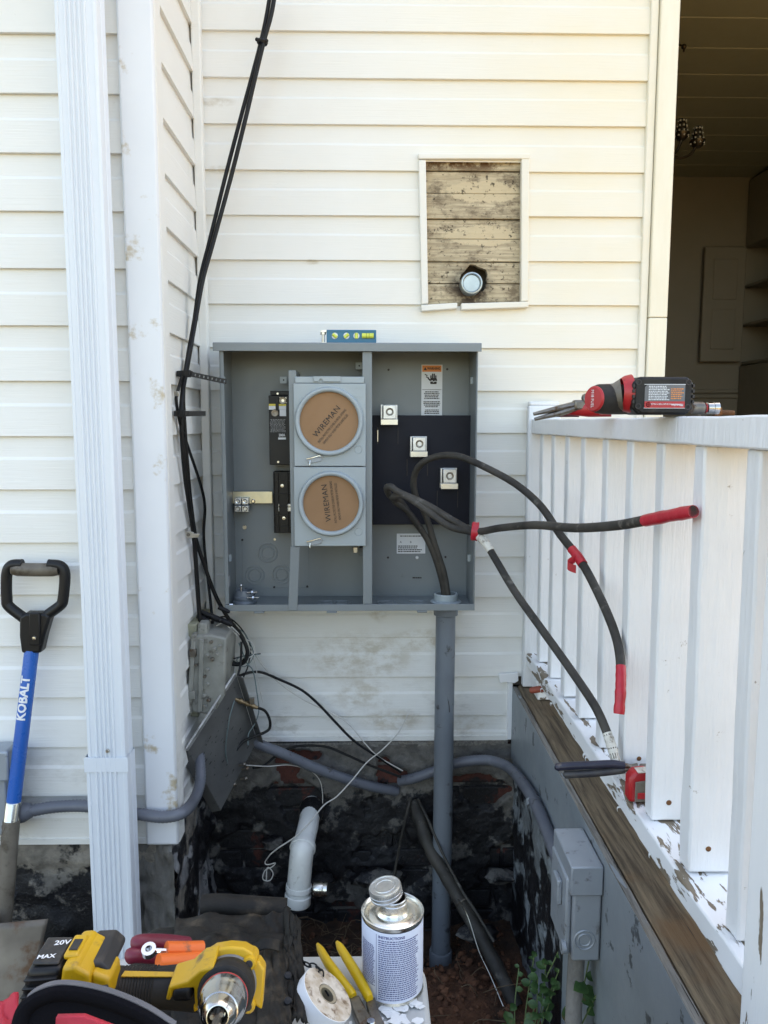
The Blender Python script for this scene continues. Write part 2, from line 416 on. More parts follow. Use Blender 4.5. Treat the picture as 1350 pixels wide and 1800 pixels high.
M['redcloth'] = mat('red_bag_fabric', (.42,.015,.035), .7, c2=(.34,.012,.03), vs=8, bump=(400, .4, .001))
M['tableplastic'] = mat('light_grey_moulded_plastic', (.50,.51,.50), .5, c2=(.45,.46,.45), vs=6, dirt=(.30,.28,.25), ds=16, dlo=.58, dhi=.75, bump=(160, .25, .001))
M['whitepaint'] = mat('dried_white_paint', (.80,.81,.80), .5, bump=(90, .6, .002))
M['tin'] = mat('tinplate', (.70,.69,.65), .27, 1, c2=(.70,.68,.62), vs=9, bump=(18, .15, .002))
M['cap'] = mat('galvanised_plug', (.42,.48,.50), .4, .8, c2=(.34,.39,.41), vs=20)
M['chrome'] = mat('worn_chrome', (.55,.54,.52), .17, 1, c2=(.4,.39,.37), vs=30)
M['paper'] = mat('printed_paper', (.70,.74,.86), .55)
M['bluetext'] = mat('blue_black_print', (.08,.095,.24), .6)
M['beige'] = mat('aged_beige_plastic', (.36,.35,.25), .5, c2=(.30,.29,.2), vs=10, dirt=(.13,.11,.08), ds=18, dlo=.6, dhi=.74)
M['greyplastic'] = mat('aged_grey_plastic', (.30,.30,.27), .5, c2=(.22,.22,.195), vs=14, dirt=(.10,.09,.075), ds=24, dlo=.55, dhi=.7)
M['panel'] = mat('dull_grey_panel', (.12,.12,.117), .5, .1, c2=(.08,.08,.078), vs=8, dirt=(.03,.03,.03), ds=34, dlo=.62, dhi=.68)
M['paneledge'] = mat('galvanised_edge', (.55,.55,.55), .5, .5, c2=(.3,.3,.3), vs=30, dirt=(.15,.14,.13), ds=50, dlo=.55, dhi=.7)
M['copper'] = mat('tarnished_brass', (.30,.22,.13), .4, .8)
M['whitewire'] = mat('white_thin_wire', (.58,.56,.52), .5)
M['greenwire'] = mat('grey_green_wire', (.12,.17,.17), .5)
M['tar_left'] = m_tar('tar_coated_parging', .545, ztop=.40)
M['tar_brick'] = m_tar('tar_coated_brick', .63, under=(.11,.035,.025), ztop=.34)
M['tar_parge'] = m_tar('tar_stained_mortar', .565, under=(.17,.16,.145), ztop=.36)
M['tar_mortar'] = m_tar('tar_stained_joints', .58, under=(.17,.16,.14), ztop=.36)
M['tar_side'] = m_tar('tar_streaked_skirt', .50, under=(.27,.27,.27), speck=(.12,.12,.14))
M['tar_right'] = m_tar('tar_smeared_grey_panel', .53, under=(.235,.265,.285))
M['sheath'] = mat('dark_sheathing', (.12,.10,.08), .9)
M['soil'] = m_soil()
M['root'] = mat('dry_root_fibre', (.17,.12,.07), .9, c2=(.09,.06,.035), vs=30)
M['clod'] = mat('red_clay_clod', (.095,.040,.021), .95, c2=(.17,.072,.036), vs=40, bump=(120, .9, .004))
M['concrete'] = mat('rough_concrete', (.22,.21,.195), .9, c2=(.12,.115,.105), vs=9, bump=(70, .7, .006))
M['leaf'] = mat('green_weed_leaf', (.028,.078,.020), .5, c2=(.06,.125,.035), vs=45, dirt=(.09,.08,.03), ds=60, dlo=.6, dhi=.7)
M['stem'] = mat('pale_weed_stem', (.12,.17,.06), .6)
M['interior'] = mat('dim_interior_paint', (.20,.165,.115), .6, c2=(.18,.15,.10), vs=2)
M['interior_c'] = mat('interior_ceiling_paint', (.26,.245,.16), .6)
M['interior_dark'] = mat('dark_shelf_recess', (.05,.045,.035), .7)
M['brass'] = mat('dark_bronze', (.05,.035,.02), .35, .9)
M['glass'] = mat('crystal_bead', (.16,.15,.12), .15, spec=.6)
M['silverblue'] = mat('aged_galvanised_box', (.34,.375,.41), .45, .25, c2=(.29,.325,.36), vs=8, dirt=(.17,.17,.17), ds=30, dlo=.58, dhi=.7, bump=(60, .2, .001))
M['shovelsteel'] = mat('soiled_shovel_steel', (.19,.165,.135), .5, .6, c2=(.13,.11,.09), vs=9, dirt=(.13,.075,.045), ds=16, dlo=.5, dhi=.68)
M['muddy'] = mat('mud_smeared_sleeve', (.10,.085,.065), .55, c2=(.17,.145,.115), vs=9, dirt=(.06,.045,.03), ds=22, dlo=.5, dhi=.7)
# ================================================================== THE PLACE
LY = -0.517            # face of the projecting left wall
SX = -0.495            # face of the return wall between the two
Z0, COURSE = 2.5603, .127
def bottoms(z_lo, z_hi): return [Z0-k*COURSE for k in range(-20, 22) if Z0-k*COURSE < z_hi and Z0-(k-1)*COURSE > z_lo+.03]
PROF = [(0,-.002), (0,.0108), (.0008,.0114), (.070,.0082), (.0770,.0036), (.139,.0010)]
def siding(parent, org, along, out, a0, a1, zb, zmin, hole=None, name='siding_plank', seedk=0):
    org, along, out = V(org), V(along), V(out)
    prof = list(PROF)
    if zb < zmin: prof = [(zmin-zb, .004), (zmin-zb, .0135), (zmin-zb+.014, .0135), (zmin-zb+.0155, .0092)] + [p for p in prof if p[0] > zmin-zb+.017]
    if hole:
        h0, h1, hz0, hz1 = hole
        for hz in (hz0, hz1):
            d = hz-zb
            for i in range(len(prof)-1):
                if prof[i][0] < d-1e-5 and d+1e-5 < prof[i+1][0]:
                    t = (d-prof[i][0])/(prof[i+1][0]-prof[i][0])
                    prof.insert(i+1, (d, prof[i][1]+t*(prof[i+1][1]-prof[i][1]))); break
    mb = MB(); jz = random.uniform(-.0007, .0007)
    def pt(a, p):
        n = mnoise.noise(V((a*2.2+seedk*9, zb*7, p[0]*3)))*.0013
        return org + along*a + out*(p[1]+n+.006) + V((0,0,zb+p[0]+jz*(a-a0)))
    n = max(2, int((a1-a0)/.09))
    cuts = sorted(set([a0+(a1-a0)*i/n for i in range(n+1)] + ([hole[0], hole[1]] if hole else [])))
    for i in range(len(prof)-1):
        zm = zb+(prof[i][0]+prof[i+1][0])/2
        for a, b in zip(cuts[:-1], cuts[1:]):
            if hole and hole[2] < zm < hole[3] and hole[0] < (a+b)/2 < hole[1]: continue
            mb.quad(pt(a,prof[i]), pt(b,prof[i]), pt(b,prof[i+1]), pt(a,prof[i+1]))
    me = mb.mesh(name); finish(me, 5)
    return obj(name, me, M['vinyl'], parent)

# ---- main wall, behind the enclosure
HX0, HX1, HZ0, HZ1 = .166, .456, 1.795, 2.205
mw = thing('house_wall', 'white vinyl sided house wall behind the grey meter enclosure', 'house wall', (0, .05, .44))
for k, zb in enumerate(bottoms(.447, 4.9)):
    hole = (HX0, HX1, HZ0, HZ1) if (zb < HZ1 and zb+.139 > HZ0) else None
    x1 = .815 if zb > .62 else .440
    siding(mw, (0, .0175, 0), (1,0,0), (0,-1,0), -.50, x1, zb, .447, hole, seedk=1)
mb = MB(); mb.box(-.50,HX0-.02,.0215,.14,.43,5.0); mb.box(HX1+.02,.86,.0215,.14,.62,5.0); mb.box(HX0-.02,HX1+.02,.0215,.14,.43,HZ0-.02); mb.box(HX1+.02,.45,.0215,.14,.43,.62)
mb.box(HX0-.02,HX1+.02,.0215,.14,HZ1+.02,5.0); mb.box(HX0-.02,HX1+.02,.09,.14,HZ0-.02,HZ1+.02); mb.box(.86,3.2,.0215,.14,3.1,5.0); mb.box(2.4,3.2,.0215,.14,.62,3.1)
obj('sheathing', mb, M['sheath'], mw)
# inside corner post, doorway channel and casing
mb = MB(); mb.box(-.514,-.4785,-.004,.02,.44,4.9); obj('corner_post', mb, M['vinyl'], mw, bevel=.004)
mb = MB(); mb.box(SX-.004,SX+.022,-.034,-.0045,.44,4.9); obj('corner_post', mb, M['vinyl'], mw, bevel=.004)
mb = MB(); mb.box(.809,.832,-.006,.02,.62,4.9); obj('edge_channel', mb, M['vinyl'], mw, bevel=.003)
mb = MB()
for za, zb_ in ((.62,1.7595),(1.761,4.9)): mb.box(.8335,.889,-.016,.135,za,zb_)
obj('door_casing', mb, M['cream'], mw, bevel=.003)
# worn lower right end of the siding
mb = MB(); mb.box(.436,.451,-.008,.02,.45,.645); obj('end_trim', mb, M['peel_v'], mw, bevel=.002)
mb = MB(); mb.prism([(0,0),(.06,.004),(.062,-.022),(.05,-.03),(.02,-.026),(.004,-.03)], (.405,-.004,.668),(1,0,0),(0,0,1),(0,-.014,0)); obj('bent_lip', mb, M['peel_v'], mw, bevel=.002)

# ---- cut-out where the old meter hung
op = thing('wall_recess', 'framed rectangular cut-out showing old stained sheathing boards in the siding', 'wall recess', (.31, .0, HZ0))
rows = [270, 301.7, 341, 386, 420.7, 461, 499, 540]
hc = xz(834, 490, .015); hr = .040
for i in range(7):
    zt = xz(830, rows[i], .015)[1]; zb = xz(830, rows[i+1], .015)[1]+.0024
    x0, x1 = HX0-.015, HX1+.015
    poly = [(x0,zb)]
    dz = hc[1]-zb
    def arc(a, b, n=9): return [(hc[0]+hr*(1+.10*math.sin(5*t+i))*math.cos(t), hc[1]+hr*(1+.10*math.sin(5*t+i))*math.sin(t)) for t in [a+(b-a)*k/n for k in range(n+1)]]
    if zb < hc[1] < zt and dz < hr:      # hole bites the lower edge
        a = math.asin(max(-1, -dz/hr)); poly += arc(PI-a, a, 12)
        poly[1] = (poly[1][0], zb); poly[-1] = (poly[-1][0], zb)
    elif zt < hc[1] and hc[1]-zt < hr:
        poly += []
    poly += [(x1,zb),(x1,zt)]
    if zt < hc[1] and hc[1]-zt < hr:
        a = math.asin((zt-hc[1])/hr); ar = arc(a, -PI-a, 12); ar[0] = (ar[0][0], zt); ar[-1] = (ar[-1][0], zt); poly += ar
    poly += [(x0,zt)]
    y = .013 + (0,.006,.001,.007,.002,.006,.003)[i] + random.uniform(-.001,.001)
    mb = MB(); mb.prism(poly, (0, y, 0), (1,0,0), (0,0,1), (0,.020,0)); obj('board', mb, M['board'], op, bevel=.0012, seg=1)
def strip(pts4, y, name, parent, m, d=.026):
    mb = MB(); a = [P(px, py, y) for px, py in pts4]
    mb.prism([(p.x, p.z) for p in a], (0, y, 0), (1,0,0), (0,0,1), (0,d,0)); return obj(name, mb, m, parent, bevel=.0025)
strip([(735,269.5),(931,269.5),(931,279),(736,279)], -.012, 'frame_strip', op, M['vinyl'])
strip([(736,281),(748.5,281),(753,533),(741,535)], -.010, 'frame_strip', op, M['vinyl'])
strip([(917,278),(930.5,278),(929,529),(916,530)], -.010, 'frame_strip', op, M['vinyl'])
strip([(740,536),(804,532),(804,542),(741,547)], -.013, 'frame_strip', op, M['vinyl'])
strip([(811,533),(930,530),(929,540),(811,544.5)], -.014, 'frame_strip', op, M['vinyl'])
c = P(829, 498, -.016)
pg = thing('pipe_plug', 'round galvanised cap plugging the pipe hole in the stained boards', 'pipe plug', c)
mb = MB(); mb.lathe([(.0,.0),(.0235,.0),(.0255,-.006),(.0275,-.008),(.0305,-.0075),(.0325,-.003),(.0325,.05),(.02,.05)], c, (0,1,0), 40); obj('cap', mb, M['cap'], pg)
mb = MB(); mb.cyl(c+V((0,.04,0)), c+V((0,.07,0)), .027, 24); obj('pipe_stub', mb, M['pvcgrey'], pg)

# ---- projecting left wall and its return
lw = thing('house_wall', 'white vinyl sided wall projecting at the left behind the shovel', 'house wall', (-1.4, LY+.1, .4))
for zb in bottoms(.405, 4.9): siding(lw, (0, LY+.0175, 0), (1,0,0), (0,-1,0), -2.6, -.556, zb, .405, seedk=2)
mb = MB(); mb.box(-2.6,SX-.022,LY+.0215,LY+.12,.40,5.0); obj('sheathing', mb, M['sheath'], lw)
mb = MB()
mb.box(-.555,-.4745,LY-.014,LY-.002,.405,5.0); obj('corner_board', mb, M['trim'], lw, bevel=.006)
mb = MB(); mb.box(-.4865,-.4735,LY-.0015,LY+.05,.405,5.0); obj('corner_board', mb, M['vinyl'], lw, bevel=.003)
rw = thing('house_wall', 'narrow white sided return wall receding beside the black cables', 'house wall', (SX, -.25, .4))
for zb in bottoms(.42, 4.9): siding(rw, (SX-.0175, 0, 0), (0,1,0), (1,0,0), LY+.05, -.006, zb, .42, seedk=3)
mb = MB(); mb.box(SX-.10,SX-.0215,LY+.0225,.02,.41,5.0); obj('sheathing', mb, M['sheath'], rw)

# ---- foundations
fm = thing('foundation', 'tar smeared brick foundation in the pit below the meter wall', 'foundation', (0, .03, -.4))
mb = MB(); mb.box(-.52,.50,.030,.25,-.5,.435); obj('mortar_bed', mb, M['tar_mortar'], fm)
bw, bh, j = .198, .060, .011
row = 0; z = .428-bh
while z > -.42:
    x = -.52 - (bw/2 if row % 2 else 0) + random.uniform(-.02,.02)
    while x < .50:
        a, b = max(x, -.519), min(x+bw, .499)
        if b-a > .03:
            mb = MB(); dy = random.uniform(-.004,.005)
            mb.box(a, b, .012+dy, .06, z, z+bh+random.uniform(-.002,.001))
            for i, q in enumerate(mb.v): mb.v[i] = q+V((random.uniform(-.003,.003), random.uniform(-.002,.003), random.uniform(-.003,.003)))
            obj('brick', mb, M['tar_brick'], fm, bevel=.004, seg=2)
        x += bw+j
    z -= bh+j; row += 1
def parge(u, v):
    x = -.515+u*1.0; z = -.32+v*.755
    n = fbm(x, 3.1, z, 5.5, 5) + .55*sstep(.22,.42,z) - .35*sstep(-.05,-.25,z)+.24
    n += .5*math.exp(-((x-.13)/.12)**2-((z-.24)/.08)**2) - .9*math.exp(-((x-.36)/.09)**2-((z-.28)/.04)**2) - .9*math.exp(-((x+.17)/.07)**2-((z-.395)/.025)**2)
    d = sstep(.05,.22,n)
    return (x, .022-.022*d-.006*fbm(x,1,z,24,3)*d, z)
mb = MB(); mb.grid(150, 110, parge); obj('parging', mb, M['tar_parge'], fm, ang=60)
mb = MB(); mb.prism([(-.5,.437),(.44,.447),(.44,.43),(-.5,.42)], (0,.0,0),(1,0,0),(0,0,1),(0,.03,0)); obj('sill_plate', mb, M['woodgrey'], fm)
fl = thing('foundation', 'speckled black tar coated foundation under the left wall', 'foundation', (-1.4, LY+.06, -.3))
def lf(u, v):
    x = -2.2+u*1.7; z = -.35+v*.75
    return (x, LY+.030-.006*fbm(x,2,z,9,4)-.016*sstep(.1,.5,fbm(x,7,z,4,4)+.7*sstep(.3,.38,z)), z)
mb = MB(); mb.grid(190, 80, lf); mb.box(-2.2,-.50,LY+.06,LY+.3,-.35,.40); obj('parging', mb, M['tar_left'], fl, ang=60)
def sf(u, v):
    y = LY+.024+u*.52; z = -.45+v*.86
    return (SX-.012+.014*fbm(1,y,z,8,5)+.012*sstep(0,.4,fbm(5,y,z,14,3)), y, z)
mb = MB(); mb.grid(60, 90, sf); mb.box(SX-.3,SX-.05,LY+.05,.02,-.45,.41); obj('parging', mb, M['tar_side'], fl, ang=60)
mb = MB(); mb.grid(40, 60, lambda u, v: (SX+.0-.10*u-.004*fbm(u*3,v*9,0,3,3), LY+.012-.014*fbm(u*2,0,v*8,1.6,4)-.02*sstep(.2,.8,fbm(u*2,4,v*5,1.3,3)), -.35+v*.745)); obj('corner_patch', mb, M['concrete'], fl, ang=60)

# ---- ground: one sheet, dug out into a pit in the corner
def gz(x, y):
    pit = sstep(-.62,-.44,x)*sstep(-.98,-.42,y)
    base = .135 + .02*math.sin(x*1.3+1) if y > -3 else .13
    rgt = sstep(-.25,.25,x)
    base -= .20*rgt*sstep(-1.9,-1.0,y)
    lo = -.17 + .05*math.exp(-((x-.22)/.2)**2-((y+.42)/.14)**2) - .08*math.exp(-((x-.17)/.12)**2-((y+.08)/.12)**2) + .07*math.exp(-((x+.42)/.12)**2-((y+.1)/.2)**2)
    h = base*(1-pit) + lo*pit
    near = 1 if (abs(x) < 1.6 and -2.4 < y < .3) else .3
    h += near*(.016*fbm(x,y,0,6,4) + .010*fbm(x,y,4,22,3))
    return h
def axis(fine0, fine1, step, far):
    a = []; x = fine0
    while x <= fine1+1e-6: a.append(x); x += step
    s = step; x = fine1
    while x < far: s *= 1.5; x += s; a.append(x)
    s = step; x = fine0
    while x > -far: s *= 1.5; x -= s; a.insert(0, x)
    return a
gx = axis(-1.2, .62, .014, 70); gy = [y for y in axis(-1.15, .05, .014, 70)]
mb = MB(); mb.v = [V((x, y, gz(x, y))) for y in gy for x in gx]; nx = len(gx)
mb.f = [[j*nx+i, j*nx+i+1, (j+1)*nx+i+1, (j+1)*nx+i] for j in range(len(gy)-1) for i in range(nx-1)]; mb.fm = [0]*len(mb.f)
obj('ground', mb, M['soil'], ang=80, kind='structure')
mb = MB(); rnd = random.Random(3)
for _ in range(1500):
    x = rnd.uniform(-.45,.42); y = rnd.uniform(-.75,-.03)
    if x < .02 and rnd.random() < .72: continue
    r = rnd.choice([.003,.004,.005,.006,.008,.012])*rnd.uniform(.7,1.3)
    mb.ball((x, y, gz(x,y)+r*.35), r, r*rnd.uniform(.7,1.2), r*rnd.uniform(.6,.9), 6, 4, jit=.7)
o = obj('clay_clods', mb, M['clod'], ang=70, kind='stuff'); tag(o, 'loose reddish clay crumbs on the pit floor', 'soil')
mb = MB()
for _ in range(260):
    x = rnd.uniform(-.46,.36); y = rnd.uniform(-.55,-.03)
    if x > .05 and rnd.random() < .75: continue
    L = rnd.uniform(.03,.12); a = rnd.uniform(0,2*PI); p = V((x,y,gz(x,y)+.002)); q = p+V((math.cos(a)*L, math.sin(a)*L*.6, rnd.uniform(-.005,.05)))
    m_ = (p+q)/2+V((rnd.uniform(-.02,.02),rnd.uniform(-.02,.02),rnd.uniform(.0,.03)))
    mb.tube(spline([p,m_,q],3), rnd.uniform(.0006,.0013), 4)
o = obj('dry_roots', mb, M['root'], kind='stuff'); tag(o, 'tangled dry roots and straw on the pit floor', 'roots')
for (px, py, Y, s) in [(665,1545,-.04,.075),(560,1545,-.03,.05),(880,1540,-.05,.05),(935,1540,-.06,.055),(480,1480,-.02,.035),(845,1640,-.18,.06)]:
    p = P(px,py,Y); mb = MB(); mb.ball(p, s, .03, s*.42, 14, 9, jit=.55)
    o = obj('rubble_stone', mb, M['tar_parge'], ang=50)
    tag(o, {665:'long grey rubble stone lying against the foundation above the opened can', 560:'grey rubble stone at the foundation right of the white drain pipe', 880:'grey stone by the foundation right of the conduit riser', 935:'grey stone in the right corner of the pit', 480:'pale mortar lump on the wall left of the white drain pipe', 845:'dark stone slab behind the old black cable'}[px], 'stone')

# ---- the dim room beyond the doorway
RX, RY, CZ = P(1312,380,2.9).x, 2.9, 3.05
mb = MB(); mb.box(.2,RX+.4,.14,RY+.3,CZ+.02,CZ+.1); ceil = obj('ceiling', mb, M['interior_c'], kind='structure')
y = .15
while y < RY:
    mb = MB(); mb.box(.3,RX+.1,y,min(y+.247,RY+.05),CZ,CZ+.018); obj('ceiling_board', mb, M['interior_c'], ceil, bevel=.004); y += .252
mb = MB(); mb.box(.2,RX+.4,.14,RY+.3,.53,.60); obj('floor', mb, M['wood'], kind='structure')
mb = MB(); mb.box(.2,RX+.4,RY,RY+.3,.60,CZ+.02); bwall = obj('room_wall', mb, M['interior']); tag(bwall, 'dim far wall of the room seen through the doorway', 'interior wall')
for zz in (688, 697):
    zc = P(1290,zz,RY).z; mb = MB(); mb.box(1.3,RX,RY-.02,RY,zc-.012,zc+.012); obj('wainscot_trim', mb, M['interior'], bwall, bevel=.004)
mb = MB(); mb.box(RX+.35,RX+.4,.14,RY,.60,CZ+.02); o = obj('room_wall', mb, M['interior']); tag(o, 'dark right side wall of the room behind the shelves', 'interior wall')
mb = MB(); mb.box(.2,.26,.14,RY,.60,CZ+.02); o = obj('room_wall', mb, M['interior']); tag(o, 'left side wall of the room hidden behind the door casing', 'interior wall')
cb = thing('built_in_cupboard', 'dim built-in cupboard with shelves and open panelled door inside the room', 'cupboard', (RX, RY-.4, .6))
zt, z1, z2, z3 = P(1312,317,RY).z, P(1312,437,RY).z, P(1320,502,RY).z, P(1310,637,RY).z
mb = MB(); mb.box(RX,RX+.34,RY-1.3,RY-.01,z1,zt); obj('upper_panel', mb, M['interior'], cb, bevel=.01)
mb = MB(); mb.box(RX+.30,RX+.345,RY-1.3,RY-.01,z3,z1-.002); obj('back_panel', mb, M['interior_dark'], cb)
for zz in (z2, (z2+z3)/2, z3):
    mb = MB(); mb.box(RX+.01,RX+.30,RY-1.3,RY-.01,zz-.02,zz); obj('shelf', mb, M['interior'], cb, bevel=.004)
mb = MB(); mb.box(RX,RX+.34,RY-1.3,RY-.01,.6,z3-.022); obj('base_panel', mb, M['interior'], cb, bevel=.01)
xa, xb = P(1236,500,RY-.05).x, P(1310,500,RY-.05).x
mb = MB(); mb.box(xa,xb-.004,RY-.06,RY-.03,z3,z1); dr = obj('door', mb, M['interior'], cb, bevel=.006)
for za, zb_ in ((z3+.08,(z3+z1)/2-.03),((z3+z1)/2+.03,z1-.08)):
    mb = MB(); mb.box(xa+.06,xb-.06,RY-.068,RY-.059,za,zb_); obj('raised_panel', mb, M['interior'], dr, bevel=.006)
ch = thing('chandelier', 'dark bronze chandelier with crystal cups inside the dim room', 'chandelier', P(1170,268,1.3))
CYh = 1.3; hub = P(1172,262,CYh)
def armc(pp): return [P(*q) if len(q) == 3 else P(q[0],q[1],CYh) for q in pp]
mb = MB(); mb.tube([V((hub.x,hub.y,CZ)), hub+V((0,0,-.02))], .006, 8); mb.ball(hub, .03, .03, .045); obj('stem', mb, M['brass'], ch)
for pts, cup in (([(1174,270),(1186,270),(1196,252),(1198,240)],(1198,234)), ([(1174,268),(1195,278),(1215,270),(1224,256)],(1226,247)), ([(1172,268),(1150,262),(1140,245)],(1138,238)), ([(1172,268),(1160,276),(1150,270),(1144,262)],(1143,256))):
    mb = MB(); mb.tube(spline(armc(pts),5), .006, 7); arm = obj('arm', mb, M['brass'], ch)
    c = P(cup[0],cup[1],CYh); mb = MB(); mb.lathe([(0,-.03),(.018,-.03),(.034,-.012),(.036,0),(.022,.002),(.02,.035),(.012,.06),(0,.06)], c, (0,0,1), 14); obj('cup', mb, M['brass'], arm)
    mb = MB()
    for i in range(8):
        for h in range(4): mb.ball(c+V((math.cos(i*PI/4)*(.030-.004*h), math.sin(i*PI/4)*(.030-.004*h), -.015+h*.022)), .006, seg=6, rings=4)
    obj('crystal_bead', mb, M['glass'], arm)
mb = MB(); q0 = P(1186,76,1.0); q1 = P(1202,82,1.0); mb.tube(spline([q0+V((-.03,0,.02)),q0,q1,q1+V((0,0,-.02))],4), .004, 6); mb.ball(q1, .011)
o = obj('ceiling_hook', mb, M['brass']); tag(o, 'small dark hook below the room ceiling beside the door casing', 'hook')

# ---- porch: deck, skirt, railing
pd = thing('porch_deck', 'weathered wooden porch deck edge with grey painted fascia and skirt', 'porch deck', (.9, -1.5, .4))
mb = MB(); mb.grid(2, 60, lambda u, v: (.450+.004*fbm(0,v*9,0,1,3), .02-v*5.6, .385+u*.237)); 
mb = MB()
mb.box(.450,.4635,-5.6,-.002,.385,.6225); fo = obj('fascia_board', mb, M['greypaint'], pd, bevel=.003)
mb = MB(); mb.grid(160, 6, lambda u, v: (.4495+v*.0145, -.003-u*2.6, .6232+.0016*fbm(u*40,v,0,1,3))); obj('fascia_edge', mb, M['woodgrey'], pd)
def sillf(u, v):
    y = -.003-u*3.0; x = .4672+v*.0945
    w = .0025*fbm(x*20,y*1.2,0,1.2,4)
    e = .003*math.exp(-(v/.03)**2)
    return (x, y, .626+w-e)
mb = MB(); mb.grid(260, 16, sillf); mb.box(.4672,.5617,-5.6,-.003,.583,.618); obj('sill_board', mb, M['wood'], pd, ang=60)
y0 = .001
for i in range(22):
    mb = MB(); x = .566+i*.143; mb.box(x, x+.138, -6.0, -.003, .588, .622+random.uniform(-.002,.002)); obj('deck_board', mb, M['deck'], pd, bevel=.003)
mb = MB(); mb.box(.458,.49,-5.6,-.66,-.2,.383); obj('skirt_panel', mb, M['greypaint'], pd, bevel=.002)
mb = MB()
def skf(u, v):
    y = -.655+u*.65; z = -.35+v*.733
    return (.462-.010*fbm(3,y,z,7,5)-.006*sstep(0,.4,fbm(6,y*2,z*.4,9,3)), y, z)
mb.grid(70, 80, skf); mb.box(.49,.6,-.655,-.005,-.35,.383); obj('skirt_wall', mb, M['tar_right'], pd, ang=60)
mb = MB(); mb.box(.50,3.7,-5.9,.0,-.2,.55); obj('joist_frame', mb, M['sheath'], pd)

rl = thing('porch_railing', 'flaking white painted porch railing with square balusters', 'railing', (.53, -.9, .62))
def wavy_beam(name, x0, x1, z0, z1, ya, yb, m, amp=.0015, n=110, bevel=.003):
    mb = MB(); ring = [(x0,z0),(x1,z0),(x1,z1),(x0,z1)]
    vs = []
    for i in range(n+1):
        y = ya+(yb-ya)*i/n
        for k, (x, z) in enumerate(ring): vs.append((x+amp*fbm(y*9,k*5,0,1,3), y, z+amp*fbm(y*9,k*5,7,1,3)))
    fs = [(i*4+k, i*4+(k+1)%4, (i+1)*4+(k+1)%4, (i+1)*4+k) for i in range(n) for k in range(4)] + [(3,2,1,0), (n*4,n*4+1,n*4+2,n*4+3)]
    mb.add(vs, fs); return obj(name, mb, m, rl, bevel=bevel)
cap = wavy_beam('top_rail', .488, .588, 1.416, 1.459, -.030, -2.05, M['pwood'])
wavy_beam('bottom_rail', .489, .588, .700, .738, -.028, -2.05, M['peel'], amp=.0035)
mb = MB(); mb.box(.478,.575,-.0295,-.0005,.63,1.500); mb.box(.480,.57,-.028,-.002,1.500,1.512); obj('wall_post', mb, M['pwood'], rl, bevel=.004)
mb = MB(); mb.box(.474,.565,-1.548,-1.452,.628,1.4155); obj('near_post', mb, M['peel_v'], rl, bevel=.005)
bys = [-.093,-.237,-.385,-.534,-.704,-.859,-1.015,-1.176,-1.341,-1.66,-1.80,-1.94]
for i, by in enumerate(bys):
    mb = MB(); n = 26; vs = []; ring = [(.4985,-.037),(.572,-.037),(.572,0),(.4985,0)]
    ln = .010
    for k in range(n+1):
        z = .741+(1.4155-.741)*k/n
        for q, (x, dy) in enumerate(ring): vs.append((x+.0014*fbm(z*8,i*3,q*5,1,3)-ln*(1-k/n)*-.6, by+dy+.0014*fbm(z*8,i*3+9,q*5,1,3), z))
    fs = [(k*4+q, k*4+(q+1)%4, (k+1)*4+(q+1)%4, (k+1)*4+q) for k in range(n) for q in range(4)] + [(3,2,1,0), (n*4,n*4+1,n*4+2,n*4+3)]
    mb.add(vs, fs); bo = obj('baluster', mb, M['pwood'], rl, bevel=.0035)
    if i in (3,5,6,7):
        mb = MB(); c = V((.535, by-.0372, .775+.006*(i%3))); mb.lathe([(0,-.0016),(.0042,-.001),(.0055,.001)], c, (0,1,0), 9); obj('nail_head', mb, M['rust'], bo)
for yy in (-.10,-1.50,-2.0):
    mb = MB(); mb.box(.50,.57,yy-.04,yy+.04,.629,.6985); obj('rail_block', mb, M['peel'], rl, bevel=.003)
rnd = random.Random(11)
for i in range(9):      # curled paint flakes along the bottom rail
    y = -.15-rnd.random()*1.2; mb = MB(); L = rnd.uniform(.006,.013); w = rnd.uniform(.006,.014)
    mb.grid(5, 3, lambda u, v: (.4875-math.sin(u*2.2)*L*.55, y+(v-.5)*w*(1-.6*u), .712-.006+u*-L*.9+math.sin(u*3)*.004)); obj('paint_flake', mb, M['whitepaint'], rl)

# ================================================================== THE METER ENCLOSURE
FY, BY = -.185, -.004
en = thing('meter_enclosure', 'open grey steel two-meter service enclosure mounted on the siding', 'meter enclosure', (-.05, -.09, .90))
XL, XR = P(384,640,FY).x, P(839,640,FY).x
XL2, XR2 = P(399,1070,FY).x, P(833,1065,FY).x
XL = (XL+XL2)/2-.002; XR = (XR+XR2)/2+.002
ZT, ZB = P(610,604,FY).z, P(610,1073,FY).z
th = .0025
mb = MB(); mb.box(XL,XR,BY-th,BY,ZB,ZT); obj('back_panel', mb, M['encl'], en)
mb = MB(); mb.box(XL,XL+th,FY,BY-th-.0005,ZB,ZT); mb.box(XL+th,XL+.012,FY,FY+th,ZB+.02,ZT); obj('side_wall', mb, M['encl'], en, bevel=.0008)
mb = MB(); mb.box(XR-th,XR,FY,BY-th-.0005,ZB,ZT); mb.box(XR-.004,XR-th,FY,FY+th,ZB+.02,ZT); obj('side_wall', mb, M['encl'], en, bevel=.0008)
mb = MB(); mb.box(XL+th+.0005,XR-th-.0005,FY,BY-th-.0005,ZB,ZB+th); mb.box(XL,XR,FY-.0032,FY-.0006,ZB-.001,ZB+.018); obj('bottom_tray', mb, M['encl'], en, bevel=.0008)
mb = MB(); mb.prism([(FY-.010,ZT-.0215),(FY-.010,ZT-.001),(FY-.007,ZT+.002),(BY,ZT+.006),(BY,ZT+.003),(FY-.0075,ZT-.002),(FY-.0075,ZT-.0215)], (P(375,605,FY).x,0,0), (0,1,0), (0,0,1), (P(846,605,FY).x-P(375,605,FY).x,0,0)); obj('hood', mb, M['encl'], en, bevel=.0008)
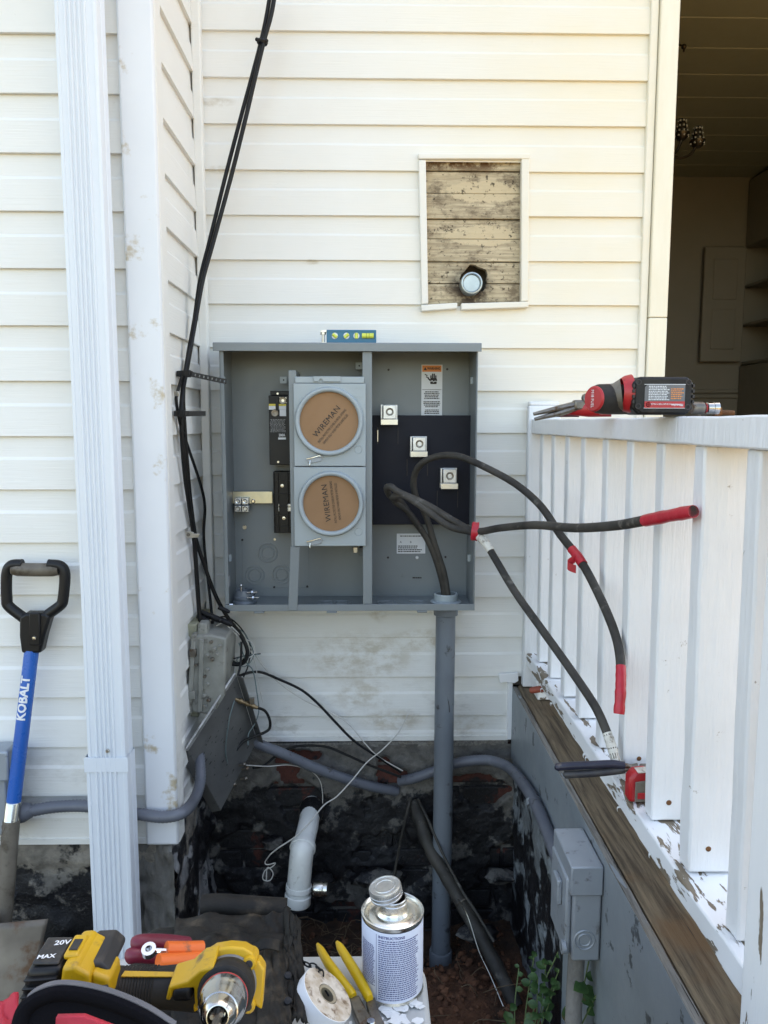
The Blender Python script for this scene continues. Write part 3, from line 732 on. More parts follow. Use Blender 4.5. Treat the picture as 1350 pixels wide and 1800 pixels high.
for px, h in ((455,10),(583,10),(742,10)):      # bottom tabs
    a, b = P(px-9,1073,FY).x, P(px+9,1073,FY).x; mb = MB(); mb.box(a,b,FY-.003,FY+.012,ZB-.0075,ZB-.0015); obj('bottom_tab', mb, M['encl'], en, bevel=.002)
for px in (412,460,510,560,620,668,745,800):       # hood stiffening dimples
    c = P(px,619,FY+.06); mb = MB(); mb.lathe([(0.009,0),(.010,-.006),(.012,-.008),(.0145,-.006),(.0150,0)], V((c.x,FY+.06,ZT-.001)), (0,0,1), 16); obj('hood_dimple', mb, M['encl'], en)
# divider post, side rail of the meter section, slanting foot
dx0, dx1 = P(637.5,800,FY).x, P(654,800,FY).x
mb = MB(); mb.box(dx0,dx1,FY-.001,FY+.0015,ZB+.019,ZT-.022); mb.box(dx0,dx0+.002,FY+.0015,BY-.004,ZB+.003,ZT-.002); mb.box(dx1-.0022,dx1,FY+.0015,FY+.03,ZB+.019,ZT-.022); obj('divider', mb, M['encl'], en, bevel=.0008)
a = [P(507,651,FY-.004),P(520,651,FY-.004),P(521,962,FY-.004),P(512,962,FY-.004)]
mb = MB(); mb.prism([(p.x,p.z) for p in a], (0,FY-.004,0),(1,0,0),(0,0,1),(0,.003,0)); mb.prism([(a[1].x-.0025,a[1].z),(a[1].x,a[1].z),(a[2].x,a[2].z),(a[2].x-.0025,a[2].z)],(0,FY-.001,0),(1,0,0),(0,0,1),(0,.13,0)); obj('side_rail', mb, M['encl'], en, bevel=.0008)
a = [P(511,961,FY-.001),P(527,961,FY-.001),P(523,1072,FY-.001),P(507,1072,FY-.001)]
mb = MB(); mb.prism([(p.x,p.z) for p in a], (0,FY-.0075,0),(1,0,0),(0,0,1),(0,.003,0)); mb.prism([(a[0].x,a[0].z),(a[0].x+.002,a[0].z),(a[3].x+.002,a[3].z),(a[3].x,a[3].z)],(0,FY-.0045,0),(1,0,0),(0,0,1),(0,.05,0)); obj('foot_strut', mb, M['encl'], en, bevel=.0008)
# meter covers
CY = FY-.012
def cover(name, p0, p1, cpx, rpx, top):
    x0, z1 = xz(*p0, CY); x1, z0 = xz(*p1, CY); c = P(*cpx, CY); R = rpx*2.17/1362
    mb = MB(); n = 48
    # plate with a round opening
    ring = [(c.x+R*.97*math.cos(2*PI*k/n), c.z+R*.97*math.sin(2*PI*k/n)) for k in range(n)]
    def edge(k):
        a = 2*PI*k/n; dx, dz = math.cos(a), math.sin(a); t = 9
        if dx > 1e-6: t = min(t, (x1-c.x)/dx)
        if dx < -1e-6: t = min(t, (x0-c.x)/dx)
        if dz > 1e-6: t = min(t, (z1-c.z)/dz)
        if dz < -1e-6: t = min(t, (z0-c.z)/dz)
        return (c.x+dx*t, c.z+dz*t)
    ks = sorted(set(range(n)))
    out = [edge(k) for k in ks]
    for cx, cz in ((x0,z0),(x1,z0),(x1,z1),(x0,z1)):
        k = min(range(n), key=lambda i: (out[i][0]-cx)**2+(out[i][1]-cz)**2); out[k] = (cx,cz)
    vs = [(p[0],CY,p[1]) for p in ring]+[(p[0],CY,p[1]) for p in out]+[(p[0],CY+.028,p[1]) for p in out]+[(p[0],CY+.012,p[1]) for p in ring]
    fs = []
    for k in range(n):
        q = (k+1)%n
        fs += [(k,q,n+q,n+k),(n+k,n+q,2*n+q,2*n+k),(k,q,3*n+q,3*n+k)]
    mb.add(vs, fs); pl = obj(name, mb, M['cover'], en, bevel=.0018)
    mb = MB(); mb.lathe([(R*.965,.004),(R*.97,-.010),(R*.995,-.0135),(R*1.0,-.0145),(R*.955,-.016),(R*.905,-.0135),(R*.885,-.009),(R*.88,.006)][::-1], c, (0,1,0), 72)
    mb.lathe([(R*1.0,-.0145),(R*1.03,-.010),(R*1.045,.0)], c, (0,1,0), 72); ri = obj('meter_ring', mb, M['cover'], pl, ang=60)
    mb = MB(); mb.lathe([(0,-.0020),(R*.45,-.0026),(R*.885,-.0015),(R*.885,.004),(0,.004)], c, (0,1,0), 64); cd = obj('cardboard_disc', mb, M['card'], pl)
    return pl, cd, c, R, (x0,x1,z0,z1)
u1 = cover('meter_cover', (515.5,674), (643,819.5), (578.5,741), 57.5, True)
u2 = cover('meter_cover', (516,821), (643,960), (582,885), 55.5, False)
# folded top flange with catch of the upper cover
x0, z0 = xz(518,674,CY); x1, z1 = xz(640,662,CY)
mb = MB(); mb.box(x0,x1,CY+.004,CY+.02,z0+.001,z1); obj('cover_flange', mb, M['cover'], u1[0], bevel=.002)
a = [xz(550,663,CY),(0,0)]; xa, xb = P(550,668,CY).x, P(599,668,CY).x; za, zb_ = P(560,671,CY).z, P(560,661.5,CY).z
xm = P(564,668,CY).x
mb = MB(); mb.prism([(xa+.003,za),(xm-.006,za),(xm-.004,za+.006),(xm,za+.008),(xm+.004,za+.006),(xm+.006,za),(xb,za),(xb,zb_),(xa,zb_)], (0,CY-.001,0),(1,0,0),(0,0,1),(0,.004,0)); obj('catch_plate', mb, M['cover'], u1[0], bevel=.0012)
for (pl, cd, c, R, bb), lp, hy in ((u1,(553,808),819),(u2,(553,953),958)):     # sealing latch
    p = P(lp[0],lp[1],CY-.004); mb = MB()
    mb.prism([(-.021,-.004),(-.012,-.010),(.010,-.006),(.019,-.003),(.021,.004),(.012,.008),(-.004,.004),(-.021,.002)], p,(1,0,0),(0,0,1),(0,.003,0)); obj('latch', mb, M['silverblue'], pl, bevel=.0008)
    mb = MB(); mb.tube(spline([p+V((-.022,-.003,.002)),p+V((-.005,-.006,.006)),p+V((.014,-.006,.011)),p+V((.022,-.004,.006))],4), .0016, 6); mb.tube(spline([p+V((-.012,-.004,-.002)),p+V((-.013,-.006,-.014)),p+V((-.010,-.005,-.018))],4), .0013, 6); obj('latch_spring', mb, M['steel'], pl)
    kx = P(630,lp[1]-18,CY); mb = MB(); mb.lathe([(.0095,-.0006),(.0105,-.0012),(.0115,0)], V((kx.x,CY,kx.z)), (0,1,0), 24); obj('knockout_ring', mb, M['cover'], pl)
    if pl is u1[0]:
        kx = P(631,689,CY)
        mb = MB(); mb.box(kx.x-.012,kx.x+.012,CY-.001,CY+.001,kx.z+.011,kx.z+.0125); mb.box(kx.x-.012,kx.x+.012,CY-.001,CY+.001,kx.z-.013,kx.z-.0115); obj('embossed_line', mb, M['cover'], pl)
# print on the cardboard
def disc_print(u, ctr, ang, big, small, lines, flip):
    pl, cd, c, R, bb = u; Y = c.y-.0036
    ux = V((math.cos(ang),0,math.sin(ang))); up = V((-math.sin(ang),0,math.cos(ang)))
    o = P(*ctr, Y)
    text('WIREMAN', M['ink'], cd, o, ux, up, big, spacing=1.05, name='lettering')
    for k, ln in enumerate(lines): text(ln, M['ink'], cd, o-up*(big*.86+small*1.3*k), ux, up, small, length=(.118,.104)[k], name='lettering')
disc_print(u1, (574.5,741), math.radians(50), .0222, .0098, ['INSTALL PROTECTIVE COVER IN METER OPENING','REMOVE ONLY WHEN METER IS INSTALLED'], False)
disc_print(u2, (574,884), math.radians(97), .0222, .0098, ['INSTALL PROTECTIVE COVER IN METER OPENING','REMOVE ONLY WHEN METER IS INSTALLED'], False)
# breaker and empty breaker base
def pbox(p0, p1, ya, yb, name, m, par, bevel=.001):
    x0, z1 = xz(*p0, ya); x1, z0 = xz(*p1, ya); mb = MB(); mb.box(x0,x1,ya,yb,z0,z1); return obj(name, mb, m, par, bevel=bevel)
yb = -.095
bk = pbox((472,695),(511,817), yb, BY-.003, 'breaker', M['blackpl'], en, .0015)
pbox((475,687),(510,694.5), yb+.012, BY-.003, 'breaker_end', M['blackpl'], bk)
pbox((484,699),(490,722), yb-.004, yb+.002, 'breaker_toggle', M['blackpl'], bk)
pbox((491,698),(504,709), yb-.0012, yb+.01, 'terminal', M['zinc'], bk)
for q in ((497,704),(483,726)):
    c = P(*q, yb-.0022); mb = MB(); mb.lathe([(0,.0015),(.004,.0015),(.0045,-.001),(.0095,-.0015),(.011,0),(.011,.004)], c, (0,1,0), 20); obj('terminal_screw', mb, M['darksteel'], bk)
pbox((472.5,710),(503,713.4), yb-.0008, yb+.001, 'yellow_sticker', M['yellow_l'], bk, 0)
pbox((472.5,713.6),(503,720), yb-.0008, yb+.001, 'white_sticker', M['white'], bk, 0)
pbox((491.5,720.2),(503,731.5), yb-.0008, yb+.001, 'white_sticker', M['white'], bk, 0)
pbox((489,769),(502.5,772.5), yb-.0008, yb+.001, 'white_sticker', M['white'], bk, 0)
text('200A', M['white'], bk, P(495.5,765,yb-.001), (1,0,0), (0,0,1), .0105, sx=.8, bold=.0003)
mb = MB(); rnd = random.Random(5)
for k in range(11):
    py = 737+k*2.15; x = 474+rnd.uniform(0,2)
    while x < 500:
        w = rnd.uniform(1.2,4); a = P(x,py,yb-.0008); b = P(min(x+w,502),py+.9,yb-.0008); mb.quad(a, V((b.x,a.y,a.z)), V((b.x,a.y,b.z)), V((a.x,a.y,b.z))); x += w+.8
for py in (711.5,715.5,718): 
    x = 475
obj('fine_print', mb, mat('grey_fine_print', (.30,.30,.30), .6), bk)
for q in ((488,692),(489,812)):
    c = P(*q, yb-.001); mb = MB(); mb.lathe([(0,-.001),(.003,-.001),(.0033,.002)], c, (0,1,0), 12); obj('rivet', mb, M['zinc'], bk)
bb = pbox((480,829),(513,937), -.06, BY-.003, 'breaker_base', M['blackpl'], en, .0015)
for q in ((496,854),(499,911)):
    c = P(*q, -.0615); mb = MB(); mb.lathe([(0,-.001),(.005,-.0005),(.0052,.003)], c, (0,1,0), 14); obj('screw', mb, M['zinc'], bb)
for py in (845,868,890,905,925): pbox((482,py),(511,py+1.6), -.066, -.059, 'rib', M['blackpl'], bb, 0)
for px in (481,488,505): pbox((px,832),(px+2,934), -.068, -.059, 'rib', M['blackpl'], bb, 0)
pbox((489,886),(491,899), -.066, -.060, 'bus_stab', M['alu'], bb); pbox((505,886),(512,899), -.066, -.060, 'bus_stab', M['alu'], bb)
# neutral bar and its lugs
nb = pbox((391,864),(479,885), -.030, -.024, 'neutral_bar', mat('tin_plated_bar', (.60,.57,.44), .35, .9, c2=(.5,.48,.38), vs=20), en, .0008)
for q in ((418,881),(431,881)):
    a, b = P(q[0]-6,q[1]-6,-.052), P(q[0]+6,q[1]+6,-.052); mb = MB(); mb.box(a.x,b.x,-.052,-.031,b.z,a.z); lg = obj('lug', mb, M['alu'], nb, bevel=.0012)
    c = P(q[0],q[1],-.053); mb = MB(); mb.lathe([(0,.004),(.0035,.004),(.0045,-.001),(.0062,-.0015),(.0068,.001)], c, (0,1,0), 16); obj('lug_screw', mb, M['steel'], lg)
    a, b = P(q[0]-6,889,-.060), P(q[0]+6,900,-.060); mb = MB(); mb.box(a.x,b.x,-.060,-.031,b.z,a.z); lg = obj('lug', mb, M['alu'], nb, bevel=.0012)
    c = P(q[0],894.5,-.061); mb = MB(); mb.lathe([(0,.004),(.0045,.004),(.005,-.001),(.0068,-.0015),(.0075,.001)], c, (0,1,0), 16); obj('lug_screw', mb, M['darksteel'], lg)
c = P(445,881,-.031); mb = MB(); mb.lathe([(0,-.002),(.004,-.002),(.0065,0),(.0066,.003)], c, (0,1,0), 16); obj('lug_screw', mb, M['steel'], nb)
pbox((392,888),(404,899), -.020, -.016, 'ground_lug', M['zinc'], en)
# right bay: barrier and three line lugs
br = pbox((655,730),(825,922), -.062, -.058, 'barrier', M['navy'], en, .001)
mb = MB(); a = P(655,730,-.058); b = P(825,922,-.058); mb.box(a.x,a.x+.003,-.0575,BY-.003,b.z,a.z); mb.box(b.x-.003,b.x,-.0575,BY-.003,b.z,a.z); mb.box(a.x+.004,b.x-.004,-.0575,BY-.003,a.z-.003,a.z); obj('barrier_side', mb, M['navy'], br)
for k, (px, py) in enumerate(((684,729),(736,785),(789,841))):
    a, b = P(px-15,py-18,-.085), P(px+15,py+18,-.085); W = b.x-a.x; Hh = a.z-b.z
    lt = obj('line_lug', MB().box(a.x,b.x,-.070,-.063,b.z,a.z), M['alu'], br, bevel=.001)
    obj('lug_foot', MB().box(a.x,b.x,-.104,-.0995,b.z,b.z+Hh*.28), mat('brass_plated' + str(k), (.62,.60,.54), .35, .9), lt, bevel=.001)
    obj('lug_body', MB().box(a.x+W*.14,b.x-W*.10,-.099,-.0705,b.z+Hh*.29,a.z-.002), M['alu'], lt, bevel=.0015)
    obj('lug_cheek', MB().box(a.x,a.x+W*.1,-.092,-.0705,b.z+Hh*.29,a.z), M['alu'], lt, bevel=.001)
    c = V((a.x+W*.53, -.0995, b.z+Hh*.64)); mb = MB(); mb.lathe([(0,.008),(.006,.008),(.0065,0),(.0085,-.0012),(.0105,-.0012),(.0115,.0005)], c, (0,1,0), 24); obj('lug_screw', mb, M['darksteel'], lt)
    mb = MB(); mb.lathe([(0,.0075),(.0058,.0074)], c, (0,1,0), 6); obj('hex_socket', mb, M['ink'], lt)
    for dx, yy, hh in ((-21,36,30),(15,36,34)):
        q = P(px+dx,py+yy-14,-.063); mb = MB(); mb.box(q.x,q.x+.0022,-.0645,-.0622,q.z-.05,q.z); obj('slot', mb, M['ink'], br)
q = P(664,756,-.0635); mb = MB(); mb.box(q.x-.001,q.x+.001,-.0665,-.0625,q.z-.034,q.z); obj('clip', mb, M['zinc'], br)
# labels
def flatbox(p0, p1, Y, d, name, m, par):
    x0, z1 = xz(*p0, Y); x1, z0 = xz(*p1, Y); return obj(name, MB().box(x0,x1,Y,Y+d,z0,z1), m, par)
LYb = BY-th-.0012
wl_ = flatbox((741,641),(777,730), LYb, .001, 'warning_label', M['white'], en)
flatbox((742.3,642.4),(775.8,653.5), LYb-.0006, .0005, 'orange_band', M['orange_l'], wl_)
text('WARNING', M['ink'], wl_, P(762.5,648,LYb-.0012), (1,0,0), (0,0,1), .0098, bold=.0003, sx=.82)
c = P(747.5,648,LYb-.0012); mb = MB(); mb.prism([(-.005,-.0045),(.005,-.0045),(0,.0045)], c,(1,0,0),(0,0,1),(0,.0004,0)); obj('warning_triangle', mb, M['ink'], wl_)
hp = P(762,668,LYb-.0012)      # shocked hand pictogram
mb = MB(); mb.mi = 0
mb.prism([(-.009,-.012),(.009,-.012),(.011,0),(.009,.006),(-.009,.006),(-.011,-.002)], hp,(1,0,0),(0,0,1),(0,.0004,0))
for fx, fh in ((-.0078,.013),(-.0028,.018),(.0022,.018),(.0070,.013)): mb.prism([(fx-.0019,.0055),(fx+.0019,.0055),(fx+.0019,fh),(fx,fh+.0015),(fx-.0019,fh)], hp,(1,0,0),(0,0,1),(0,.0004,0))
mb.prism([(-.011,-.003),(-.009,.002),(-.017,.007),(-.018,.004)], hp,(1,0,0),(0,0,1),(0,.0004,0))
mb.tube([hp+V((-.026,0,.017)),hp+V((-.019,0,.013)),hp+V((-.022,0,.009)),hp+V((-.014,0,.006))], .0016, 5)
obj('hand_pictogram', mb, M['ink'], wl_)
mb = MB(); q = [(-.010,-.003),(-.003,-.001),(-.001,-.005),(.004,-.002),(.010,-.003),(.010,-.005),(.004,-.0042),(-.001,-.0075),(-.003,-.0035),(-.010,-.005)]
mb.prism(q, hp+V((0,-.0006,0)),(1,0,0),(0,0,1),(0,.0003,0)); obj('spark_mark', mb, M['white'], wl_)
mb = MB(); rnd = random.Random(8)
def greek(mb, x0, x1, y0, y1, Y, pitch, center=True, frac=.55, wmin=1.5, wmax=4.5, gaps=()):
    y = y0; i = 0
    while y < y1:
        if i not in gaps:
            tot = (x1-x0)*rnd.uniform(.72,1.0); x = (x0+x1-tot)/2 if center else x0; xe = x+tot
            while x < xe-.8:
                w = min(rnd.uniform(wmin,wmax), xe-x); a = P(x,y,Y); b = P(x+w,y+pitch*frac,Y); mb.quad(a, V((b.x,Y,a.z)), V((b.x,Y,b.z)), V((a.x,Y,b.z))); x += w+.7
        y += pitch; i += 1
greek(mb, 744,774,688,727, LYb-.0012, 2.9, gaps=(5,10)); 
a = P(742,684.5,LYb-.0012); b = P(776,685.2,LYb-.0012); mb.quad(a,V((b.x,a.y,a.z)),V((b.x,a.y,b.z)),V((a.x,a.y,b.z))); obj('fine_print', mb, M['ink'], wl_)
il = flatbox((697.5,938),(747.5,973), LYb, .001, 'information_label', M['white'], en)
mb = MB(); greek(mb, 699,746,941.5,944, LYb-.0006, 3); greek(mb, 699.5,745,959,969, LYb-.0006, 3.2, center=False); obj('fine_print', mb, M['ink'], il)
text('A', M['ink'], il, P(704.5,953,LYb-.001),(1,0,0),(0,0,1),.009); text('B', M['ink'], il, P(722,953,LYb-.001),(1,0,0),(0,0,1),.009)
mb = MB(); greek(mb, 724,742,1014.5,1016, LYb-.0002, 4); obj('stamped_print', mb, M['ink'], en)
# mounting tabs, screws, knockouts
for px, py, Y in ((498,668,-.06),(631,643,-.06),(833,669,-.10),(828,981,-.10),(401,981,-.12),(390,668,-.14)):
    x0, z1 = xz(px-6,py-6,Y); x1, z0 = xz(px+6,py+6,Y); tb = obj('mounting_tab', MB().box(x0,x1,Y,Y+.002,z0,z1), M['cover'], en, bevel=.0008)
    c = P(px+.5,py,Y-.0006); mb = MB(); mb.lathe([(0,0),(.0024,0),(.0024,.001)], c, (0,1,0), 10); obj('tab_hole', mb, M['ink'], tb)
for px, py, r in ((471,972,16.5),(448,1011,16.5),(495,1010,16)):
    c = P(px,py,BY-th); 
    for s in (1,.66):
        R = r*s*2.35/1362; mb = MB(); mb.lathe([(R-.0022,0),(R-.001,-.0016),(R,-.0018),(R+.001,-.0016),(R+.0022,0)], c, (0,1,0), 40); obj('knockout_ring', mb, M['encl'], en)
for px, py, r in ((430,927,.006),(426,949,.003),(483,948,.0035),(683,650,.003),(786,649,.003),(682,980,.003),(783,979,.003),(482,1032,.003),(540,1031,.003)):
    c = P(px,py,BY-th); mb = MB(); mb.lathe([(0,-.001),(r*.6,-.001),(r*.7,-.003),(r,-.003),(r*1.1,0)], c, (0,1,0), 16); obj('panel_screw', mb, M['zinc'] if r > .003 else M['ink'], en)
c = P(733,980,BY-th); mb = MB(); mb.lathe([(0,-.004),(.004,-.004),(.005,0)], c, (0,1,0), 14); obj('panel_screw', mb, M['white'], en)
for px in (574,600,680,735):
    c = P(px,1057,-.10); mb = MB()
    for R in (.018,.029): mb.lathe([(R-.002,0),(R-.001,.0014),(R+.001,.0014),(R+.002,0)], V((c.x,-.10,ZB+th)), (0,0,1), 36)
    obj('knockout_ring', mb, M['encl'], en)
a = P(621,962,-.07); obj('bond_lug', MB().box(a.x,a.x+.013,-.07,-.055,a.z-.017,a.z), M['zinc'], en, bevel=.001)
a = P(632,962,-.05); obj('bond_bracket', MB().box(a.x,a.x+.015,-.05,-.03,a.z-.028,a.z), M['pvcgrey'], en, bevel=.001)
mb = MB(); a = P(425,953,BY-th); b = P(543,1033,BY-th); 
mb.tube([V((a.x,BY-th,a.z)),V((a.x,BY-th,b.z)),V((b.x,BY-th,b.z)),V((b.x,BY-th,a.z))], .0009, 5); obj('back_plate_edge', mb, M['encl'], en)
# thin bright edge sticker on the left wall
a = PX(403,1022,XL+th+.0006); mb = MB(); 
for k in range(3): 
    q = a+V((0,(k-1)*.01,0)); mb.quad(q+V((0,-.003,-.016)),q+V((0,.003,-.016)),q+V((0,.003,.016)),q+V((0,-.003,.016)))
obj('side_sticker', mb, M['white'], en)

# torpedo level standing on the hood
lv = thing('spirit_level', 'small teal blue spirit level standing on top of the enclosure hood', 'spirit level', P(612,598,-.12))
LVY = -.13; x0, z1 = xz(563.5,579.5,LVY); x1, z0 = xz(661.5,598.5,LVY); z0 = ZT+.0052
x0 = P(574,590,LVY).x
mb = MB(); mb.box(x0,x1,LVY,LVY+.02,z0,z1); bd = obj('body', mb, M['teal'], lv, bevel=.0015)
mb = MB(); mb.box(x0+.003,x1-.004,LVY-.0015,LVY-.0003,z1-.005,z1-.0025); mb.box(x0+.003,x1-.004,LVY-.0015,LVY-.0003,z0+.003,z0+.0055); mb.box(x1-.0055,x1-.003,LVY-.0015,LVY-.0003,z0+.0057,z1-.0052); obj('raised_rim', mb, M['teal'], bd)
for px, ang in ((588.5,-.9),(609,.9),(626.5,0)):
    c = P(px,590.3,LVY-.0006); mb = MB(); mb.lathe([(0,-.0004),(.0085,-.0004),(.0088,.001)], c, (0,1,0), 24); w_ = obj('vial_window', mb, M['white'], bd)
    d = V((math.sin(ang)*.0075,0,math.cos(ang)*.0075)); mb = MB(); mb.cyl(c+V((0,-.001,0))-d, c+V((0,-.001,0))+d, .0046, 12); obj('vial', mb, M['vial'], w_)
c = P(646.5,590.3,LVY-.0006); mb = MB(); mb.cyl(c+V((-.0165,0,0)), c+V((.0165,0,0)), .0075, 14); vi = obj('vial', mb, M['vial'], bd)
mb = MB()
for dx in (-.004,.004): mb.lathe([(.0077,-.0004),(.0078,.0004)], c+V((dx,0,0)), (1,0,0), 14)
obj('vial_line', mb, M['ink'], vi)
c = P(568,590,LVY+.01); mb = MB(); mb.box(c.x-.006,x0-.0005,LVY+.002,LVY+.018,z0,z0+.004); mb.box(c.x-.006,x0-.0005,LVY+.002,LVY+.018,z1-.006,z1-.001); mb.cyl(V((c.x,LVY+.01,z0+.004)),V((c.x,LVY+.01,z1-.006)),.004,12); mb.cyl(V((c.x,LVY+.01,z1-.013)),V((c.x,LVY+.01,z1-.0065)),.008,14); obj('end_screw', mb, M['zinc'], lv)

# loose conduit clamp lying in the tray
cl = thing('conduit_clamp', 'loose grey steel conduit clamp lying in the left corner of the enclosure tray', 'conduit clamp', P(428,1058,-.11))
c = V((P(430,1055,-.10).x, -.10, ZB+th+.0005)); mb = MB(); mb.lathe([(.027,0),(.034,0),(.036,.004),(.034,.009),(.030,.010),(.030,.014),(.032,.016),(.032,.022),(.029,.024),(.026,.040),(.022,.040),(.022,0)], c, (0,0,1), 32, close=True); obj('ring', mb, M['pvcgrey'], cl)
for dz, L in ((.022,.05),(.038,.045)):
    a = c+V((.012,-.03,dz)); mb = MB(); mb.cyl(a,a+V((L*.7,-.004,.002)),.0028,10); mb.lathe([(0,-.002),(.0055,-.002),(.0055,.003),(0,.003)], a+V((L*.35,-.002,.001)), (1,0,0), 6); obj('bolt', mb, M['steel'], cl)
mb = MB(); mb.cyl(c+V((-.006,-.02,.04)),c+V((-.006,-.02,.055)),.003,10); mb.ball(c+V((-.006,-.02,.057)),.005); obj('bolt', mb, M['steel'], cl)
c2 = V((P(405,1063,-.16).x, -.15, ZB+th+.005)); mb = MB(); mb.lathe([(0,-.005),(.006,-.005),(.006,.005),(0,.005)], c2, (1,.3,0), 6); o = obj('loose_nut', mb, M['steel']); tag(o, 'small bright nut lying left of the conduit clamp in the tray', 'nut')

# ================================================================== RISER AND SERVICE CABLES
RYc = -.105
rx = P(784,1040,RYc).x
rs = thing('conduit_riser', 'thick grey plastic conduit riser rising from the pit into the enclosure', 'conduit riser', (rx, RYc, -.25))
zc = P(783,1668,RYc).z
rt, rb = V((rx,RYc,ZB-.004)), V((rx-.006,RYc-.01,zc))
mb = MB(); mb.tube([rb-V((0,0,.05)), rt], .0295, 28); obj('pipe', mb, M['pvcgrey'], rs)
mb = MB(); mb.lathe([(.0295,0),(.035,.002),(.036,.012),(.036,.06),(.0335,.066),(.030,.067)], rb-V((0,0,.06)), (0,0,1), 28); obj('coupling', mb, M['pvcgrey'], rs)
mb = MB(); mb.tube([rb-V((-.004,0,.058)), rb+V((-.004,-.006,-.22))], .0325, 24); obj('lower_pipe', mb, M['pvcgrey'], rs)
mb = MB(); mb.lathe([(.030,-.035),(.036,-.032),(.0365,-.014),(.041,-.012),(.041,-.0015)], V((rx,RYc,ZB-.001)), (0,0,1), 28); obj('hub', mb, M['pvcgrey'], rs)
mb = MB(); mb.lathe([(.029,.0),(.044,0),(.046,.004),(.042,.007),(.036,.008),(.0355,.026),(.033,.029),(.0285,.028),(.0285,0)], V((rx,RYc,ZB+th+.0005)), (0,0,1), 32); obj('locknut', mb, M['cover'], rs)
mb = MB(); mb.tube(spline([P(x,y,RYc-.0302) for x,y in ((783,1200),(785,1220),(789,1238),(790,1252))],3), .0012, 5); o = obj('scuff_mark', mb, M['ink'], rs)

def cable(name, label, pts, r, m, n=7, seg=12, cat='cable', parts=(), group=None):
    def clear(p, q):      # keep clear of the return wall
        lim = SX+.006+r
        return PX(q[0], q[1], lim) if (p.x < lim and p.y > LY) else p
    sp = spline([clear(P(*q), q) if isinstance(q, tuple) else q for q in pts], n)
    t = thing(name, label, cat, sp[0], group)
    obj('jacket', MB().tube(sp, r, seg), m, t)
    N = len(sp)-1
    for (a, b, rr, pm, nm) in parts:
        i0, i1 = int(a*N), max(int(a*N)+1, int(b*N)); seg_ = sp[i0:i1+1]
        mb = MB(); rnd = random.Random(i0); mb.tube(seg_, [r*rr*(1+rnd.uniform(-.07,.07)) for _ in seg_], seg); obj(nm, mb, pm, t)
    return t, sp
r0 = .0092
bz = P(785,1046,RYc)
cA = [V((rx-.006,RYc-.008,ZB+.0)), (778,1025,-.112),(757,960,-.135),(722,905,-.16),(695,882,-.18),(683,868,-.20),(680,857,-.22),(688,856,-.25),(703,866,-.26),(752,888,-.31),(800,917,-.37),(836,934,-.43),(880,928,-.52),(940,923,-.68),(1010,928,-.83),(1080,924,-.99),(1134,915,-1.09),(1180,906,-1.16),(1219,899,-1.215)]
tA, sA = cable('service_cable', 'thick dusty black cable with long red taped end pointing at the railing', cA, r0, M['cable'], parts=[(.895,1,1.12,M['redtape'],'red_tape')])
cB = [V((rx+.008,RYc-.01,ZB+.0)), (781,1010,-.118),(765,960,-.135),(748,905,-.15),(730,870,-.17),(728,838,-.19),(741,815,-.22),(770,802,-.25),(806,802,-.30),(850,820,-.36),(905,850,-.44),(950,889,-.52),(985,940,-.62),(1020,985,-.70),(1050,1040,-.78),(1078,1105,-.86),(1090,1155,-.91),(1091,1210,-.945),(1088,1255,-.96)]
tB, sB = cable('service_cable', 'thick black cable arching right with a drooping red taped end', cB, r0, M['cable'], parts=[(.705,.735,1.18,M['redtape'],'red_tape'),(.905,1,1.10,M['redtape'],'red_tape')])
cC = [V((rx-.001,RYc+.010,ZB+.0)), (781,1020,-.105),(762,965,-.12),(728,915,-.145),(704,882,-.17),(691,876,-.20),(694,872,-.23),(712,872,-.27),(745,893,-.31),(790,925,-.37),(830,936,-.42),(852,953,-.46),(872,985,-.50),(905,1040,-.57),(955,1110,-.67),(1005,1180,-.77),(1045,1240,-.84),(1065,1283,-.875),(1076,1315,-.895),(1085,1347,-.91)]
tC, sC = cable('service_cable', 'thick black cable with white taped band and white taped end near the pliers', cC, r0, M['cable'], parts=[(.555,.612,1.15,M['whitetape'],'white_tape'),(.905,1,1.05,M['whitetape'],'white_tape')])
c = P(834,934,-.425); mb = MB(); mb.lathe([(.022,-.008),(.0245,-.004),(.0235,.003),(.0245,.009),(.021,.010)], c, (1,-.15,-.1), 16); o = obj('tape_band', mb, M['redtape']); tag(o, 'small red tape band binding two black cables right of the enclosure', 'tape band')
i0 = int(.72*(len(sB)-1)); c = sB[i0]; mb = MB()
mb.grid(10, 3, lambda u, v: tuple(c+V((-.008-.018*math.sin(u*PI), -.01-.01*u, -.004-.026*u*(1-.2*u)+(v-.5)*.018)))); obj('tape_flag', mb, M['redtape'], tB)

# ---- old black cables down the corner, ties and clip
def co(px, py, Y): return P(px, py, Y)
main_pts = [(487,-40,-.10),(478,20,-.10),(464,72,-.10),(450,130,-.10),(430,215,-.105),(405,315,-.11),(375,425,-.13),(357,490,-.16),(345,555,-.19),(330,640,-.22),(321,690,-.24),(319,745,-.26),(325,830,-.24),(333,890,-.235),(341,945,-.23),(345,1000,-.22),(349,1060,-.21),(352,1095,-.21)]
cable('drop_cable', 'leftmost black drop cable running down the corner into the grey terminal box', main_pts, .0062, M['coax'], cat='cable')
p2 = [(479,-40,-.09),(470,20,-.09),(459,72,-.092),(444,130,-.09),(421,215,-.092),(395,315,-.10),(368,425,-.12),(352,490,-.145),(342,560,-.175),(328,640,-.205),(322,690,-.225),(324,745,-.24),(330,830,-.215),(336,890,-.21),(344,945,-.21),(358,990,-.19),(378,1045,-.17),(400,1085,-.16),(425,1120,-.15),(435,1145,-.15),(430,1163,-.15),(418,1168,-.15),(403,1166,-.16)]
cable('drop_cable', 'black drop cable that swings right below the clip and curls behind the panel', p2, .0058, M['coax'])
